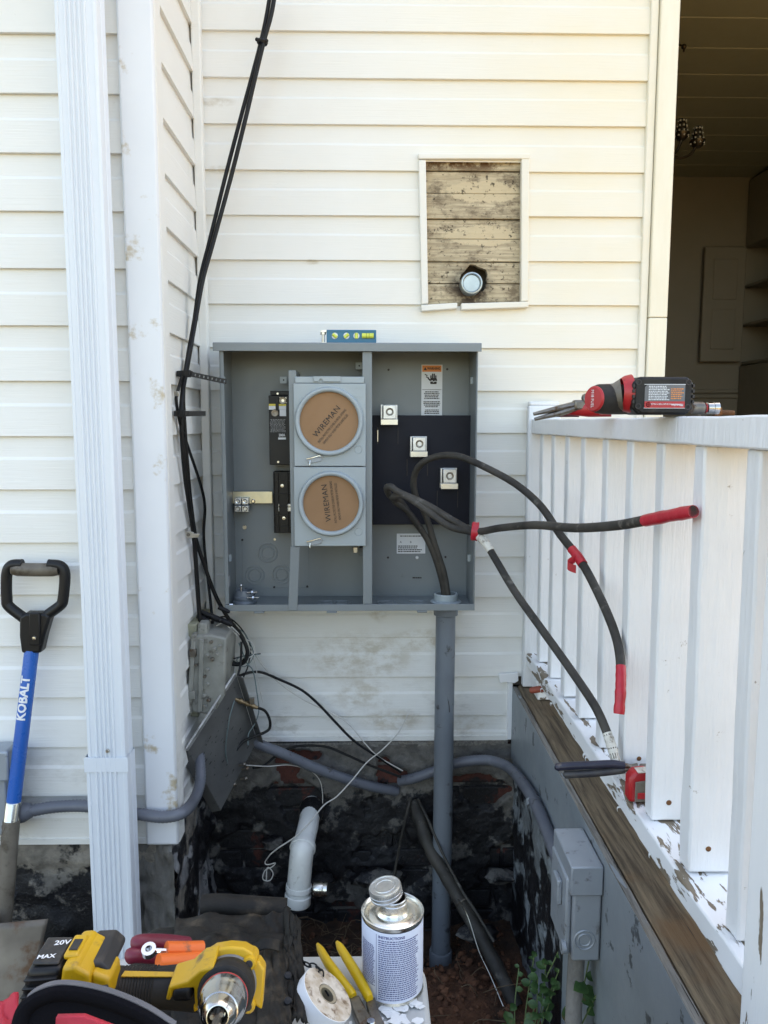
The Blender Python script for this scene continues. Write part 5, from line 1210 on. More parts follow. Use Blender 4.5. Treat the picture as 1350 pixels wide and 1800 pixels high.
def greek2(mb, x0, x1, z0, z1, Y, pitch, frac=.5, w0=.001, w1=.004):
    z = z1
    while z > z0:
        x = x0; xe = x0+(x1-x0)*rnd.uniform(.8,1)
        while x < xe:
            w = min(rnd.uniform(w0,w1), xe-x); mb.quad((x,Y,z),(x+w,Y,z),(x+w,Y,z-pitch*frac),(x,Y,z-pitch*frac)); x += w+.0008
        z -= pitch
H_ = lz1-lz0
greek2(mb, lx0+.006, lx0+(lx1-lx0)*.62, lz0+H_*.34, lz1-.002, IY-.0041, .0026); obj('fine_print', mb, M['white'], lb)
mb = MB(); greek2(mb, lx0+(lx1-lx0)*.65, lx1-.002, lz0+H_*.34, lz1-.006, IY-.0041, .0030); obj('fine_print', mb, M['orange_l'], lb)
text('M18 BATTERY PACK', M['white'], lb, V(((lx0+lx1)/2-.006, IY-.0046, lz0+H_*.17)), (-1,0,0), (0,0,-1), .0040, sx=.9)
text('Milwaukee', M['white'], lb, V((lx1-.012, IY-.0046, lz0+H_*.13)), (-1,0,0), (0,0,-1), .0055, sx=.8, bold=.0001)
mb = MB(); c = V((lx0+.006,IY-.0041,lz0+H_*.14)); mb.lathe([(.0025,0),(.0038,0)], c, (0,1,0), 16); mb.lathe([(0,0),(.0012,0)], c, (0,1,0), 10); obj('round_mark', mb, M['white'], lb)
for fx, fz in ((.08,.85),(.9,.85),(.09,.22),(.9,.2)):
    c = V((x0+(x1-x0)*fx, IY-.0032, z0+(z1-z0)*fz)); mb = MB(); mb.lathe([(0,.0005),(.0024,.0005),(.0032,-.0006),(.0045,-.0006),(.005,0)], c, (0,1,0), 14); obj('battery_screw', mb, M['ink'], bt)
for k in range(4):
    for sx_ in (x0-.0005, x1-.0025):
        zz = z0+(z1-z0)*(.3+.14*k); obj('grip_notch', MB().box(sx_,sx_+.003,IY-.0035,IY+.01,zz,zz+.005), M['ink'], bt)
# boot, handle, head
hx = P(1108,706,IY+.04); mb = MB(); mb.lathe([(.031,0),(.0285,.010),(.0245,.016)], V((x0+.006,IY+.030,TZ+.035)), (-1,.05,0), 24); obj('red_boot', mb, M['red'], dv)
hA, hB = V((x0-.008,IY+.030,TZ+.033)), V((P(1066,705,IY+.04).x,IY+.036,TZ+.030))
mb = MB(); mb.tube([hA,(hA+hB)/2,hB], [.0255,.0205,.020], 20); obj('handle', mb, M['muddy'], dv)
mb = MB(); mb.prism(rrect(hB.x-.006,hB.x+.045,TZ+.002,TZ+.052,.006), (0,IY+.052,0),(1,0,0),(0,0,1),(0,.03,0)); obj('red_shell', mb, M['red'], dv, bevel=.004)
hc_ = V((P(1060,710,IY+.03).x, IY+.03, TZ+.0265)); mb = MB(); mb.lathe([(0,-.022),(.020,-.020),(.0235,-.010),(.0245,.02),(.0245,.055),(.022,.09),(.018,.11),(0,.11)], hc_, (.9,.5,0), 28); hd_ = obj('motor_housing', mb, M['grippl'], dv)
mb = MB(); mb.lathe([(0,-.0235),(.0185,-.0225),(.0205,-.020),(.0205,-.012)], hc_, (.9,.5,0), 28); rc = obj('red_end_cap', mb, M['red'], hd_)
uu = V((.5,-.9,0)).normalized(); text('M18 FUEL', M['white'], rc, hc_-V((.9,.5,0)).normalized()*.0240, (0,0,-1), uu, .0085, sx=.8)
# socket bit and loose bolts, hammer
sb = thing('socket_bit', 'steel socket bit lying on the rail right of the impact driver', 'socket bit', V((.6,-1.1,TZ)))
a, b = P(1216,717,-1.08), P(1262,718,-1.08); a.z = b.z = TZ+.0125; dd = (b-a)
mb = MB(); mb.lathe([(0,0),(.009,0),(.0105,.003),(.0105,dd.length*.42),(.0065,dd.length*.48),(.0065,dd.length*.55)], a, dd, 18); obj('shank', mb, M['darksteel'], sb)
mb = MB(); mb.lathe([(.0065,dd.length*.55),(.0095,dd.length*.58),(.0095,dd.length*.8),(.0102,dd.length*.81),(.0102,dd.length),(.006,dd.length),(.006,dd.length*.9),(0,dd.length*.9)], a, dd, 18); obj('socket', mb, M['chrome'], sb)
mb = MB(); mb.lathe([(.0068,dd.length*.50),(.0078,dd.length*.51),(.0078,dd.length*.545),(.0068,dd.length*.555)], a, dd, 16); obj('red_ring', mb, M['red'], sb)
for i, (px, nm, lab) in enumerate(((1243,'loose_bolt','grey bolt lying left of the two on the rail top'),(1268,'loose_bolt','rusty bolt lying right of the two on the rail top'))):
    p = onrail(px, -1.06); t = thing(nm, lab, 'bolt', p); mb = MB(); mb.lathe([(0,-.006),(.008,-.006),(.008,.006),(0,.006)], p+V((-.008,0,.007)), (1,.2,0), 6); obj('head', mb, M['darksteel'] if not i else M['rust'], t)
    mb = MB(); mb.cyl(p+V((-.004,0,.006)), p+V((.022,.004,.005)), .0042, 10); obj('shank', mb, M['darksteel'] if not i else M['rust'], t)
hm = thing('claw_hammer', 'rusty claw hammer head with red handle lying on the far rail end', 'hammer', V((.53,-.75,TZ)))
HYm = -.80
def hz(px, py, Y=HYm): return P(px, py, Y)
def claw(pts, w0, w1, name, m):
    sp = spline([hz(*q) for q in pts], 6); n = len(sp); mb = MB(); mb.tube(sp, [w0+(w1-w0)*i/(n-1) for i in range(n)], 8, squash=1.4); return obj(name, mb, m, hm)
claw([(1028,709),(1010,712),(985,717),(960,723),(938,728)], .0085, .0035, 'claw', M['darksteel'])
claw([(1028,712),(1012,717),(985,726),(960,732),(940,737)], .0085, .0035, 'claw', M['darksteel'])
a = hz(1018,712); mb = MB(); mb.box(a.x-.012,a.x+.012,a.y-.012,a.y+.014,a.z-.010,a.z+.010); obj('hammer_head', mb, M['darksteel'], hm, bevel=.004)
mb = MB(); p0, p1 = hz(1024,706), hz(1032,703); mb.lathe([(.008,0),(.013,.004),(.0135,.012),(0,.013)], p0, V((.6,-.2,.25)), 16); obj('striking_face', mb, M['darksteel'], hm)
p0, p1 = V((hz(1000,720).x,HYm+.01,TZ+.016)), V((hz(1052,720).x+.02,HYm-.02,TZ+.016)); mb = MB(); mb.tube([p0,(p0+p1)/2,p1], [.012,.0165,.0160], 18, squash=.8); obj('handle', mb, M['red'], hm)
p0 = V((hz(985,735).x,HYm+.03,TZ+.008)); mb = MB(); mb.tube([p0,p0+V((.045,.0,.0))], .0085, 12); o = obj('red_grip', mb, M['maroon']); tag(o, 'small dark red grip lying under the hammer on the rail', 'tool grip')
# pliers poking out over the bottom rail, tape measure, faded red handle
pl = thing('cable_pliers', 'pliers with dark navy grips resting on the bottom rail beside the white tape', 'pliers', PZ(1080,1352,.745))
for q, m in ((((975,1352),(990,1349),(1030,1347),(1075,1345),(1098,1348),(1125,1356)),M['navygrip']), (((990,1364),(1003,1363),(1040,1361),(1080,1357),(1098,1354),(1122,1350)),mat('worn_grey_navy_grip', (.03,.03,.038), .5, c2=(.07,.065,.06), vs=20))):
    pts = []
    for i, (px, py) in enumerate(q):
        Yq = -.905-.02*(i/5); pts.append(P(px, py-2, Yq))
    sp = spline(pts[:5], 6); mb = MB(); n = len(sp); mb.tube(sp, [.0078*min(1, .35+.35*i) for i in range(3)]+[.0078]*(n-3), 14); obj('grip', mb, m, pl)
    mb = MB(); mb.tube([pts[4]-(pts[4]-pts[3])*.1, pts[4], pts[5]], [.0058,.0058,.008], 10); obj('handle', mb, M['darksteel'], pl)
c = P(1135,1353,-.93); mb = MB(); mb.box(c.x-.012,c.x+.035,c.y-.007,c.y+.007,c.z-.011,c.z+.011); obj('jaw', mb, M['darksteel'], pl, bevel=.004)
tm = thing('tape_measure', 'red and grey tape measure wedged between two balusters on the bottom rail', 'tape measure', V((.53,-1.06,.74)))
c = V((P(1106,1400,-.985).x+.030, -1.005, .7405)); w = .042; hgt = .062
prof = [(-.026,0),(.030,0),(.030,.040),(.022,.056),(.006,.062),(-.016,.060),(-.026,.046)]
mb = MB(); mb.prism(prof, c+V((-.004,.02,0)), V((1,0,0)), (0,0,1), (0,.03,0)); tb_ = obj('case', mb, M['red'], tm, bevel=.006)
mb = MB(); mb.prism([(-.016,.003),(.026,.003),(.026,.036),(.012,.046),(-.016,.042)], c+V((-.004,.0165,0)), V((1,0,0)), (0,0,1), (0,.0035,0)); obj('side_plate', mb, M['muddy'], tb_, bevel=.003)
mb = MB(); mb.box(c.x-.016,c.x+.004,c.y+.0140,c.y+.0162,c.z+.010,c.z+.022); obj('red_button', mb, M['red'], tb_, bevel=.001)
mb = MB(); mb.prism([(-.012,.0605),(.010,.0625),(.022,.0575),(.0215,.0565),(.010,.0612),(-.012,.0592)], c+V((-.004,.016,.0006)), V((1,0,0)), (0,0,1), (0,.022,0)); obj('worn_sticker', mb, M['whitetape'], tb_)
rh = thing('screwdriver', 'screwdriver with faded red handle resting on the deck edge at the wall', 'screwdriver', PZ(950,1210,.64))
a, b = P(931,1214,-.13), P(974,1207,-.15); mb = MB(); mb.tube([a,a.lerp(b,.08),a.lerp(b,.5),b],[.006,.0095,.0105,.0105],12); obj('grip', mb, M['brickred'], rh, bevel=0)
mb = MB(); mb.tube([b,b+(b-a)*.8],.006,10); obj('shank', mb, M['darksteel'], rh)

# ================================================================== WEEDS
def weed(label, root, stems, seed):
    t = thing('weed_plant', label, 'weed', root, 'weeds below the junction box'); rnd = random.Random(seed)
    for (tip, leaves, L) in stems:
        leaves += 2; tip = V(tip); mid = (root+tip)/2+V((rnd.uniform(-.02,.02),rnd.uniform(-.02,.02),.02)); sp = spline([root,mid,tip],6)
        st = obj('stem', MB().tube(sp, .0016, 6), M['stem'], t)
        for k in range(leaves):
            p = sp[-1-int(k*len(sp)*.55/leaves)]; a = rnd.uniform(0,2*PI); 
            dv_ = V((math.cos(a), math.sin(a)*.8-.2, rnd.uniform(.0,.5))).normalized(); wv = dv_.cross(V((rnd.uniform(-.3,.3),-.6,1))).normalized(); up_ = wv.cross(dv_)
            l = L*rnd.uniform(.6,1.2); w = l*.42; mb = MB()
            def lf_(u, v): 
                wd = math.sin(min(1,u*1.02)*PI)**.75*w; x = (v-.5)*2
                return tuple(p+dv_*(u*l)+wv*(x*wd)+up_*(abs(x)*wd*.30-u*u*l*.25+.004))
            mb.grid(8, 5, lf_); obj('leaf', mb, M['leaf'], st, ang=80)
g = lambda px, py, Y: P(px, py, Y)
weed('round leafed green weed at the left below the junction box', V((.36,-.66,gz(.36,-.66)-.01)), [(g(912,1702,-.55),2,.020),(g(940,1675,-.58),3,.020),(g(960,1690,-.60),4,.024),(g(985,1700,-.62),5,.024),(g(945,1720,-.62),4,.026),(g(975,1735,-.64),4,.026),(g(985,1665,-.60),4,.018)], 3)
weed('green weed with large paired leaves against the skirt below the junction box', V((.40,-.86,gz(.40,-.86)-.02)), [(g(1035,1690,-.88),2,.026),(g(1030,1735,-.92),3,.036),(g(1050,1745,-.92),3,.036),(g(1020,1760,-.92),3,.03)], 9)
weed('low green weed at the bottom edge in front of the clay', V((.27,-.75,gz(.27,-.75)-.01)), [(g(900,1792,-.70),3,.03),(g(925,1790,-.72),3,.028)], 12)

# ================================================================== FOREGROUND
TT = .655
tbl = thing('work_table', 'small light grey plastic work table with rounded corner and paint splashes', 'work table', (-.17,-1.6,.13))
tx0, tx1, ty0, ty1 = -.43, .082, -2.05, -1.275
def rr2(x0,x1,y0,y1,r,n=8):
    o = []
    for cx, cy, a0 in ((x1-r,y1-r,0),(x0+r,y1-r,PI/2),(x0+r,y0+r,PI),(x1-r,y0+r,3*PI/2)):
        for k in range(n+1): a = a0+PI/2*k/n; o.append((cx+r*math.cos(a), cy+r*math.sin(a)))
    return o
mb = MB(); mb.prism(rr2(tx0,tx1,ty0,ty1,.05), (0,0,TT-.035), (1,0,0),(0,1,0),(0,0,.035)); tp = obj('top', mb, M['tableplastic'], tbl, bevel=.008, seg=3)
for sx_, sy_ in ((tx0+.06,ty0+.08),(tx1-.06,ty0+.08),(tx0+.06,ty1-.08),(tx1-.06,ty1-.08)):
    obj('leg', MB().tube([V((sx_,sy_,TT-.034)),V((sx_,sy_,gz(sx_,sy_)-.02))], .0125, 14), M['darksteel'], tbl)
rnd = random.Random(31)
for i in range(46):
    px = rnd.gauss(690,36); py = 1752+rnd.random()**1.2*60
    if i < 6: px, py = ((612,1735),(640,1745),(655,1752),(628,1752),(735,1765),(752,1772))[i]
    c = PZ(px,py,TT+.0006+i*.00009)
    if not (tx0+.02 < c.x < tx1-.012 and c.y < ty1-.02): continue
    n = 11; R = rnd.uniform(.0025,.011); mb = MB(); mb.prism([(math.cos(2*PI*k/n)*R*rnd.uniform(.5,1.25), math.sin(2*PI*k/n)*R*rnd.uniform(.5,1.25)) for k in range(n)], c, (1,0,0),(0,1,0),(0,0,.0006)); obj('paint_splash', mb, M['whitepaint'], tp)
# solvent can
cn = thing('solvent_can', 'open metal pint can with white printed instruction label on the table', 'can', V((.032,-1.358,TT)))
cc = V((.032,-1.345,TT+.0005)); R = .0425; Hc = .118
mb = MB(); mb.lathe([(0,.002),(R-.004,.002),(R-.001,0),(R+.0012,.001),(R+.0012,.004),(R,.006),(R,Hc-.006),(R+.0012,Hc-.004),(R+.0014,Hc-.001),(R-.0005,Hc),(R-.003,Hc-.002),(R-.004,Hc-.006),(R-.008,Hc-.007),(R-.012,Hc-.004),(.0235,Hc-.003),(.0215,Hc),(.0195,Hc+.004),(.0195,Hc+.010),(.0205,Hc+.011),(.0205,Hc+.013),(.0195,Hc+.014),(.0195,Hc+.018),(.0185,Hc+.019),(.0175,Hc+.018),(.0175,Hc-.04),(0,Hc-.04)], cc, (0,0,1), 56); obj('tin_body', mb, M['tin'], cn)
mb = MB(); mb.lathe([(R+.0004,.008),(R+.0006,.009),(R+.0006,Hc-.009),(R+.0004,Hc-.008)], cc, (0,0,1), 56); lab = obj('paper_label', mb, M['paper'], cn)
mb = MB(); mb.lathe([(0,Hc-.038),(.0174,Hc-.038)], cc, (0,0,1), 24); obj('dark_contents', mb, M['ink'], cn)
a_cam = math.atan2(CAMP.y-cc.y, CAMP.x-cc.x)
def oncan(s, z, r=R+.0009): a = a_cam+s/R; return cc+V((math.cos(a)*r, math.sin(a)*r, z))
mb = MB(); rnd = random.Random(17)
def greekcan(s0, s1, z0, z1, pitch, frac=.52, w0=.0012, w1=.0042):
    z = z1
    while z > z0:
        s = s0; se = s0+(s1-s0)*rnd.uniform(.86,1)
        while s < se-.0006:
            w = min(rnd.uniform(w0,w1), se-s); mb.quad(oncan(s,z),oncan(s+w,z),oncan(s+w,z-pitch*frac),oncan(s,z-pitch*frac)); s += w+.0007
        z -= pitch
greekcan(-.0195,.043,.013,Hc-.0185,.00305); greekcan(-.052,-.0245,.030,Hc-.030,.0024)
obj('fine_print', mb, M['bluetext'], lab)
mb = MB(); z_ = .010
for k in range(14):
    za = .010+k*.0069; mb.quad(oncan(-.0228,za),oncan(-.0222,za),oncan(-.0222,za+.0069),oncan(-.0228,za+.0069))
obj('rule_line', mb, M['bluetext'], lab)
text('INSTRUCTIONS', M['bluetext'], lab, cc, (1,0,0),(0,0,1), .0052, align='LEFT', bold=.0002, bend=lambda x, y: oncan(-.0195+x, Hc-.0145+y))
lidc = cc+V((-.008,.004,Hc+.0175)); lax = V((-.20,-.05,1)).normalized()
mb = MB(); pr = [(0,.0150),(.012,.0150),(.0125,.0158),(.0145,.0158),(.015,.0150),(.0195,.0150),(.0200,.0162),(.0218,.0160),(.0224,.0145),(.0224,.0085),(.0231,.0080),(.0231,.0062),(.0224,.0056),(.0224,.0030),(.0231,.0024),(.0231,.0008),(.0224,0),(.0205,0),(.0205,.012),(0,.012)]; mb.lathe(pr, lidc, lax, 60)
lid = obj('screw_lid', mb, M['alu'], cn, ang=24)
mb = MB()
for k in range(48):
    a = 2*PI*k/48; u_ = lax.orthogonal().normalized(); w_ = lax.cross(u_); q_ = lidc+lax*.0115+(u_*math.cos(a)+w_*math.sin(a))*.0225; mb.tube([q_-lax*.0028,q_+lax*.0028], .0006, 4)
obj('knurling', mb, M['alu'], lid)
mb = MB(); mb.cyl(lidc+lax*.009, lidc-lax*.04, .0014, 8); obj('dauber_wire', mb, M['steel'], lid)
# linesman pliers with yellow grips
yp = thing('side_cutters', 'side cutting pliers with worn yellow grips lying on the table', 'pliers', PZ(640,1780,TT))
for q, hh in ((((558,1660),(575,1690),(600,1725),(622,1752)),.030), (((592,1656),(608,1682),(630,1718),(650,1756)),.034)):
    pts = [PZ(px,py,TT+hh-.012*(i/3)) for i, (px,py) in enumerate(q)]; sp = spline(pts,8); n = len(sp)
    mb = MB(); mb.tube(sp, [.0062*min(1,.45+.22*i) for i in range(3)]+[.0066+.0016*math.sin(PI*i/n) for i in range(n-4)]+[.0060], 14, squash=.85); obj('grip', mb, M['yellowgrip'], yp)
def tri(pp, hh, d, name, m, par):
    a = [PZ(px,py,TT+hh) for px,py in pp]; mb = MB(); mb.prism([(p.x,p.y) for p in a], (0,0,TT+hh-d), (1,0,0),(0,1,0),(0,0,d)); return obj(name, mb, m, par, bevel=.002)
tri([(613,1752),(631,1748),(650,1782),(668,1812),(640,1818),(622,1780)], .018, .012, 'jaw', M['darksteel'], yp)
tri([(643,1757),(659,1751),(668,1780),(682,1810),(660,1815),(650,1785)], .019, .009, 'jaw', M['darksteel'], yp)
c = PZ(652,1796,TT+.020); mb = MB(); mb.lathe([(0,.002),(.005,.0018),(.006,0)], c, (0,0,1), 16); obj('pivot', mb, M['steel'], yp)
# tape roll
tr = thing('tape_roll', 'roll of white electrical tape propped against the tool pouch on the table', 'tape roll', PZ(565,1790,TT))
tc = P(568,1757,-1.475); tax = V((.606,-.02,.78)).normalized()
mb = MB(); mb.lathe([(.0125,-.010),(.036,-.010),(.0365,-.0095),(.0365,.0095),(.036,.010)], tc, tax, 48); tw = obj('tape', mb, M['white'], tr)
mb = MB(); mb.lathe([(.036,.010),(.030,.0106),(.020,.0106),(.0135,.0100),(.0128,-.01)], tc, tax, 48); obj('side_dust', mb, mat('dusty_tape_side', (.40,.31,.22), .8, c2=(.62,.56,.48), vs=60, dirt=(.16,.10,.06), ds=90, dlo=.5, dhi=.7), tw)
mb = MB(); mb.lathe([(.0095,.0085),(.0128,.0098),(.0128,-.0095),(.0095,-.0095)], tc, tax, 28); obj('core', mb, mat('tape_core', (.30,.25,.17), .7), tw)
# chain from the pouch to the tape
cch = thing('tape_chain', 'small black chain running from the pouch to the tape roll', 'chain', P(500,1670,-1.42))
pts = spline([P(497,1667,-1.39), P(515,1677,-1.40), P(528,1690,-1.42), P(545,1697,-1.44), P(562,1702,-1.45), P(566,1722,-1.455), P(572,1742,-1.46), P(580,1752,-1.47)], 5)
k = 0; i = 0
while i < len(pts)-3:
    a, b = pts[i], pts[i+3]; d_ = (b-a).normalized(); s_ = d_.cross(V((0,-1,.3)) if k % 2 else V((1,.3,.4))).normalized(); L_ = (b-a).length*.62; mb = MB(); cmid = (a+b)/2
    mb.tube([cmid+d_*(math.cos(t)*L_)+s_*(math.sin(t)*.0032) for t in [j*2*PI/12 for j in range(13)]], .0011, 5); obj('link', mb, M['blackpl'], cch); i += 3; k += 1
# tool pouch
po = thing('tool_pouch', 'worn black leather tool pouch lying open on the table', 'tool pouch', V((-.2,-1.42,TT)))
def sheet(name, q, fn, th_=.004, m=None, nx=24, ny=14, par=None):
    """q: corner points TL, TR, BR, BL in the world"""
    tl, tr_, br_, bl_ = [V(p) for p in q]; mb = MB()
    mb.grid(nx, ny, lambda u, v: tuple((tl.lerp(tr_,u)).lerp(bl_.lerp(br_,u), v)+V(fn(u,v)))); o = obj(name, mb, m or M['leather'], par or po, ang=70); s_ = o.modifiers.new('thick','SOLIDIFY'); s_.thickness = th_; return o
def wob(a, s): return lambda u, v: (a*.4*fbm(u*s,v*s,1,1,3), a*.4*fbm(u*s,v*s,5,1,3), a*fbm(u*s,v*s,9,1,3)+a*.8*math.sin(u*PI))
Yb = -1.30
mb = MB(); px0 = P(262,1630,Yb); px1 = P(520,1640,Yb)
pr = rr2(P(250,1640,-1.33).x, P(520,1640,-1.36).x, -1.63, -1.315, .03)
def lump(u, v): pass
mb.prism(pr, (0,0,TT+.001),(1,0,0),(0,1,0),(0,0,.082)); bo = obj('pouch_body', mb, M['leather'], po, bevel=.018, seg=4)
mb = MB(); sp = [P(px,py,-1.295) for px,py in ((356,1594),(380,1592),(420,1594),(460,1597),(503,1600))]; mb.tube(spline(sp,5), .0165, 14); obj('rolled_edge', mb, M['leather'], po)
sheet('front_flap', (P(310,1612,-1.325),P(506,1612,-1.325),P(498,1662,-1.40),P(300,1668,-1.40)), wob(.006,5))
sheet('side_flap', (P(500,1600,-1.33),P(524,1622,-1.36),P(536,1800,-1.52),P(505,1800,-1.52)), wob(.006,6))
sheet('strap', (P(462,1608,-1.335),P(508,1604,-1.335),P(495,1650,-1.375),P(452,1655,-1.375)), wob(.003,4), .005)
sheet('top_panel', (P(300,1658,-1.395),P(500,1656,-1.395),P(512,1815,-1.53),P(300,1815,-1.53)), wob(.009,4))
sheet('pocket', (P(455,1672,-1.415),P(500,1668,-1.415),P(512,1812,-1.545),P(450,1812,-1.545)), wob(.005,5), .005)
sheet('loop_strap', (P(445,1660,-1.42),P(492,1652,-1.42),P(492,1672,-1.43),P(440,1678,-1.43)), lambda u, v: (0,-.006*math.sin(u*PI),.010*math.sin(u*PI)), .003)
for py in (1715,1760): 
    c = P(506,py,-1.47-.0008*(py-1715)); mb = MB(); mb.lathe([(0,.003),(.004,.0025),(.005,0)], c, (0,-.5,.8), 12); obj('rivet', mb, M['blackpl'], po)
# grips standing in the pouch
gp = thing('maroon_pliers', 'pliers with two maroon grips sticking left out of the pouch', 'pliers', P(270,1660,-1.42))
obj('grip', MB().tube(spline([P(236,1660,-1.46),P(250,1656,-1.46),P(290,1656,-1.44),P(330,1660,-1.42)],5), [.007]+[.0092]*15, 12), M['maroon'], gp)
obj('grip', MB().tube(spline([P(226,1682,-1.47),P(240,1678,-1.47),P(280,1680,-1.45),P(330,1676,-1.42)],5), [.007]+[.0092]*15, 12), M['maroon'], gp)
og = thing('orange_tool', 'tool with two orange grips lying beside the maroon grips', 'tool', P(310,1680,-1.48))
obj('grip', MB().tube([P(292,1668,-1.50),P(325,1668,-1.49),P(356,1667,-1.48)], .0085, 12), M['orange'], og)
obj('grip', MB().tube([P(278,1690,-1.52),P(318,1688,-1.505),P(350,1684,-1.49)], .0085, 12), M['orange'], og)
mb = MB(); mb.tube([P(250,1671,-1.50),P(294,1672,-1.50)], .0032, 8); mb.lathe([(.004,-.004),(.0085,-.004),(.0085,.004),(.004,.004)], P(262,1671,-1.505), (0,-.4,1), 16, close=True); obj('shank', mb, M['steel'], og)

# red and black zip bag
bg = thing('tool_bag', 'red and black zip tool bag at the lower left of the table', 'tool bag', V((-.3,-1.85,TT)))
Yg = -1.80
mb = MB(); mb.prism(rr2(-.425,-.08,-2.04,-1.665,.06), (0,0,TT+.001),(1,0,0),(0,1,0),(0,0,.175)); obj('bag_body', mb, M['nylon'], bg, bevel=.03, seg=4)
rim = spline([P(30,1830,-1.80),P(45,1775,-1.79),P(80,1750,-1.785),P(125,1745,-1.78),(P(190,1758,-1.785)),P(255,1785,-1.80),P(310,1820,-1.82)],8)
mb = MB(); mb.tube(rim, .0085, 12, squash=.75); zf = obj('zip_edge', mb, M['nylon'], bg)
mb = MB()
for i in range(0, len(rim)-1):
    for k in range(3):
        c = rim[i].lerp(rim[i+1], k/3)+V((0,.001,.0074)); mb.box(c.x-.0006,c.x+.0006,c.y-.0025,c.y+.0025,c.z-.0008,c.z+.0010)
obj('zip_teeth', mb, mat('grey_zip', (.12,.12,.13), .5), zf)
low = [p+V((0,-.015,-.05)) for p in rim]; n = len(rim)
mb = MB(); mb.grid(n, 5, lambda u, v: tuple(rim[int(round(u*(n-1)))].lerp(low[int(round(u*(n-1)))], v)+V((0,-.005*math.sin(v*PI),0)))); o = obj('black_flap', mb, M['nylon'], bg, ang=70)
lin = [P(px,py,-1.845) for px,py in ((100,1835),(102,1782),(150,1781),(200,1800),(235,1835))]
mb = MB(); mb.add(lin, [(0,1,2,3,4)]); o = obj('red_lining', mb, M['redcloth'], bg); s_ = o.modifiers.new('thick','SOLIDIFY'); s_.thickness = .004
sheet('red_side', (P(-30,1790,-1.75),P(33,1742,-1.75),P(30,1850,-1.80),P(-40,1850,-1.80)), wob(.004,4), .004, M['redcloth'], par=bg)

# yellow and black drill lying on its side, chuck towards the camera
dr_ = thing('cordless_drill', 'yellow and black cordless drill lying on the bag with chuck facing out', 'cordless drill', P(230,1760,-1.70))
DYc = -1.70
hd0 = P(408,1722,DYc)                      # middle of the head
def dp_(px, py, dy=0): return P(px, py, DYc+dy)
chax = V((.06,-1,-.36)).normalized()

def slab(name, q, y0, y1, m, par, bev=.004, seg=3):
    a = [P(px,py,y0) for px,py in q]; mb = MB(); mb.prism([(p.x,p.z) for p in a], (0,y0,0),(1,0,0),(0,0,1),(0,y1-y0,0)); return obj(name, mb, m, par, bevel=bev, seg=seg)
drk = mat('dark_grey_drill_shell', (.030,.029,.029), .5, spec=.3, dirt=(.07,.06,.05), ds=30)
F0 = DYc-.040; F1 = DYc+.000
bt_ = slab('battery', [(46,1699),(107,1695),(101,1820),(18,1820)], F0, F1, M['blackpl'], dr_, .005)
for k in range(7): slab('battery_fin', [(40-k*3,1716+k*15),(99,1712+k*15),(98,1716+k*15),(39-k*3,1721+k*15)], F0-.0035, F0+.004, M['blackpl'], bt_, .0012, 1)
zt2 = P(70,1697,F0).z
obj('battery_top', MB().box(P(52,1699,F0).x,P(100,1699,F0).x,F0+.004,F1-.002,zt2+.0005,zt2+.0035), drk, bt_, bevel=.0015)
text('20V', M['white'], bt_, V((P(74,1699,F0).x+.006,F1-.011,zt2+.0041)), (.95,.1,0), (-.1,1,0), .0085, bold=.0002)
text('MAX', M['white'], bt_, V((P(72,1699,F0).x,F0+.011,zt2+.0041)), (.95,.1,0), (-.1,1,0), .0070, bold=.0002)
sh_ = slab('yellow_shoe', [(108,1693),(133,1691),(137,1697),(157,1707),(157,1738),(140,1736),(103,1732)], F0-.004, F1+.006, M['yellow'], dr_, .004)
zl = P(120,1692,F0).z
obj('latch', MB().box(P(104,1692,F0).x,P(131,1692,F0).x,F0+.008,F1-.004,zl,zl+.005), M['yellow'], sh_, bevel=.002)
obj('latch_recess', MB().box(P(110,1692,F0).x,P(125,1692,F0).x,F0+.014,F1-.012,zl+.0052,zl+.0058), drk, sh_)
slab('shoe_trim', [(157.5,1703),(192,1714),(195,1752),(180,1758),(157.5,1745)], F0+.001, F1-.008, M['yellow'], dr_, .004)
slab('shoe_window', [(172,1728),(188,1726),(190,1751),(175,1754)], F0-.0012, F0+.004, drk, dr_, .002)
slab('foot_block', [(140,1686),(176,1684),(194,1700),(190,1713),(157,1704),(138,1697)], F0+.010, F1+.016, drk, dr_, .006)
ha, hb = P(180,1730,DYc-.012), P(352,1727,DYc-.012)
mb = MB(); n = 9; mb.tube([ha.lerp(hb,i/(n-1)) for i in range(n)], [.0190,.0180,.0172,.0168,.0168,.0172,.018,.0190,.020], 24); hl = obj('handle', mb, M['grippl'], dr_)
for k in range(12):
    p = ha.lerp(hb, .22+k*.030); mb = MB(); mb.lathe([(.0168,-.0010),(.0179,0),(.0168,.0010)], p, hb-ha, 24); obj('grip_ridge', mb, M['grippl'], hl)
mb = MB(); mb.prism([(-.028,-.002),(.028,-.003),(.03,.001),(-.026,.003)], ha.lerp(hb,.5)+V((.004,-.006,.0170)), (1,0,0), (0,.94,.34), (0,-.0004,.0012)); obj('brand_strip', mb, M['yellow'], hl)
slab('trigger_guard', [(290,1752),(296,1727),(328,1718),(350,1698),(376,1692),(366,1764),(342,1767),(340,1730),(305,1734),(299,1753)], DYc-.042, DYc-.012, M['yellow'], dr_, .004)
slab('trigger', [(302,1733),(337,1729),(337,1757),(298,1757)], DYc-.044, DYc-.010, M['blackpl'], dr_, .005)
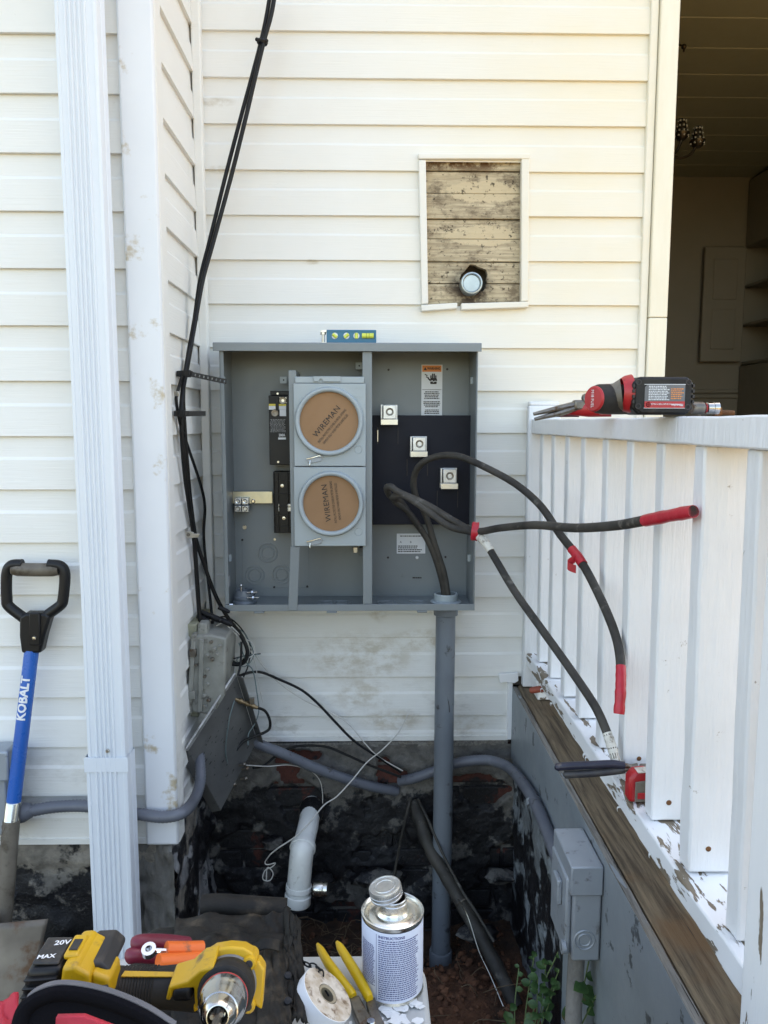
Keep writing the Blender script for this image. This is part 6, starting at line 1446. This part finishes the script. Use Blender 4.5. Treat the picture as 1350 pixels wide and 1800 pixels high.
# head, seen along the spindle
hd0 = P(403,1718,DYc-.02); chax = V((.06,-1,.36)).normalized()
mb = MB(); mb.lathe([(0,-.045),(.018,-.043),(.0235,-.036),(.0262,-.02),(.0262,-.004),(.0255,.001),(0,.001)], hd0, chax, 36); obj('motor_housing', mb, drk, dr_)
lug_up = V((0,.2,1)); lug_up = (lug_up-chax*lug_up.dot(chax)).normalized(); lug_s = chax.cross(lug_up).normalized()
mb = MB(); mb.lathe([(.0235,.001),(.0245,.002),(.0245,.009),(.0225,.012),(0,.012)], hd0, chax, 36); obj('grey_collar', mb, mat('grey_gear_case', (.17,.18,.195), .45, c2=(.12,.13,.14), vs=20), dr_)
for a in (.75,2.39,-.75,-2.39):
    dq = lug_s*math.cos(a)+lug_up*math.sin(a); c = hd0+chax*.002+dq*.0245
    mb = MB(); mb.lathe([(0,.010),(.005,.010),(.0062,.008),(.0066,-.02),(0,-.02)], c, chax, 16); lu = obj('screw_lug', mb, M['yellow'], dr_)
    mb = MB(); mb.lathe([(0,.0104),(.0030,.0104),(.0034,.010)], c, chax, 12); obj('lug_screw', mb, M['ink'], lu)
mb = MB(); mb.prism([(-.023,-.004),(.023,-.004),(.021,.003),(.013,.0075),(0,.009),(-.013,.0075),(-.021,.003)], hd0+lug_up*.0215+chax*-.012, lug_s, lug_up, chax*.020); tgd = obj('top_guard', mb, M['yellow'], dr_, bevel=.002)
for sx_ in (-1,1):
    mb = MB(); mb.prism([(-.006,-.016),(.004,-.022),(.006,.010),(0,.018),(-.006,.014)], hd0+lug_s*(.0255*sx_)+chax*-.014, lug_s*sx_, lug_up, chax*.020*sx_*sx_); obj('side_guard', mb, M['yellow'], dr_, bevel=.002)
mb = MB(); mb.lathe([(.0235,.012),(.0240,.013),(.0240,.026),(.0225,.031),(.0205,.032),(0,.032)], hd0, chax, 40); cl_ = obj('clutch_ring', mb, M['grippl'], dr_)
mb = MB(); mb.lathe([(.0180,.032),(.0196,.033),(.0200,.037),(.0200,.050),(.0188,.053),(.0184,.054),(.0178,.060),(.0150,.068),(.0140,.0685),(.0120,.075),(.0090,.0785),(.0082,.0786),(.0060,.0760),(.0052,.068),(0,.068)], hd0, chax, 48); ck = obj('chuck', mb, M['chrome'], dr_)
mb = MB(); mb.lathe([(.0198,.0395),(.0203,.0400),(.0203,.0412),(.0198,.0417)], hd0, chax, 48); obj('red_ring', mb, M['red'], ck)
for a in (0.3,2.4,4.5):
    dq = lug_s*math.cos(a)+lug_up*math.sin(a); p = hd0+dq*.0040; mb = MB(); mb.cyl(p+chax*.068, p+chax*.0815, .0028, 8, .0020); obj('jaw', mb, M['darksteel'], ck)
mb = MB(); mb.cyl(hd0+chax*.068, hd0+chax*.098, .0030, 6); mb.cyl(hd0+chax*.0975, hd0+chax*.106, .0024, 6, .0012); obj('driver_bit', mb, M['darksteel'], ck)

dr_.location.z -= .004
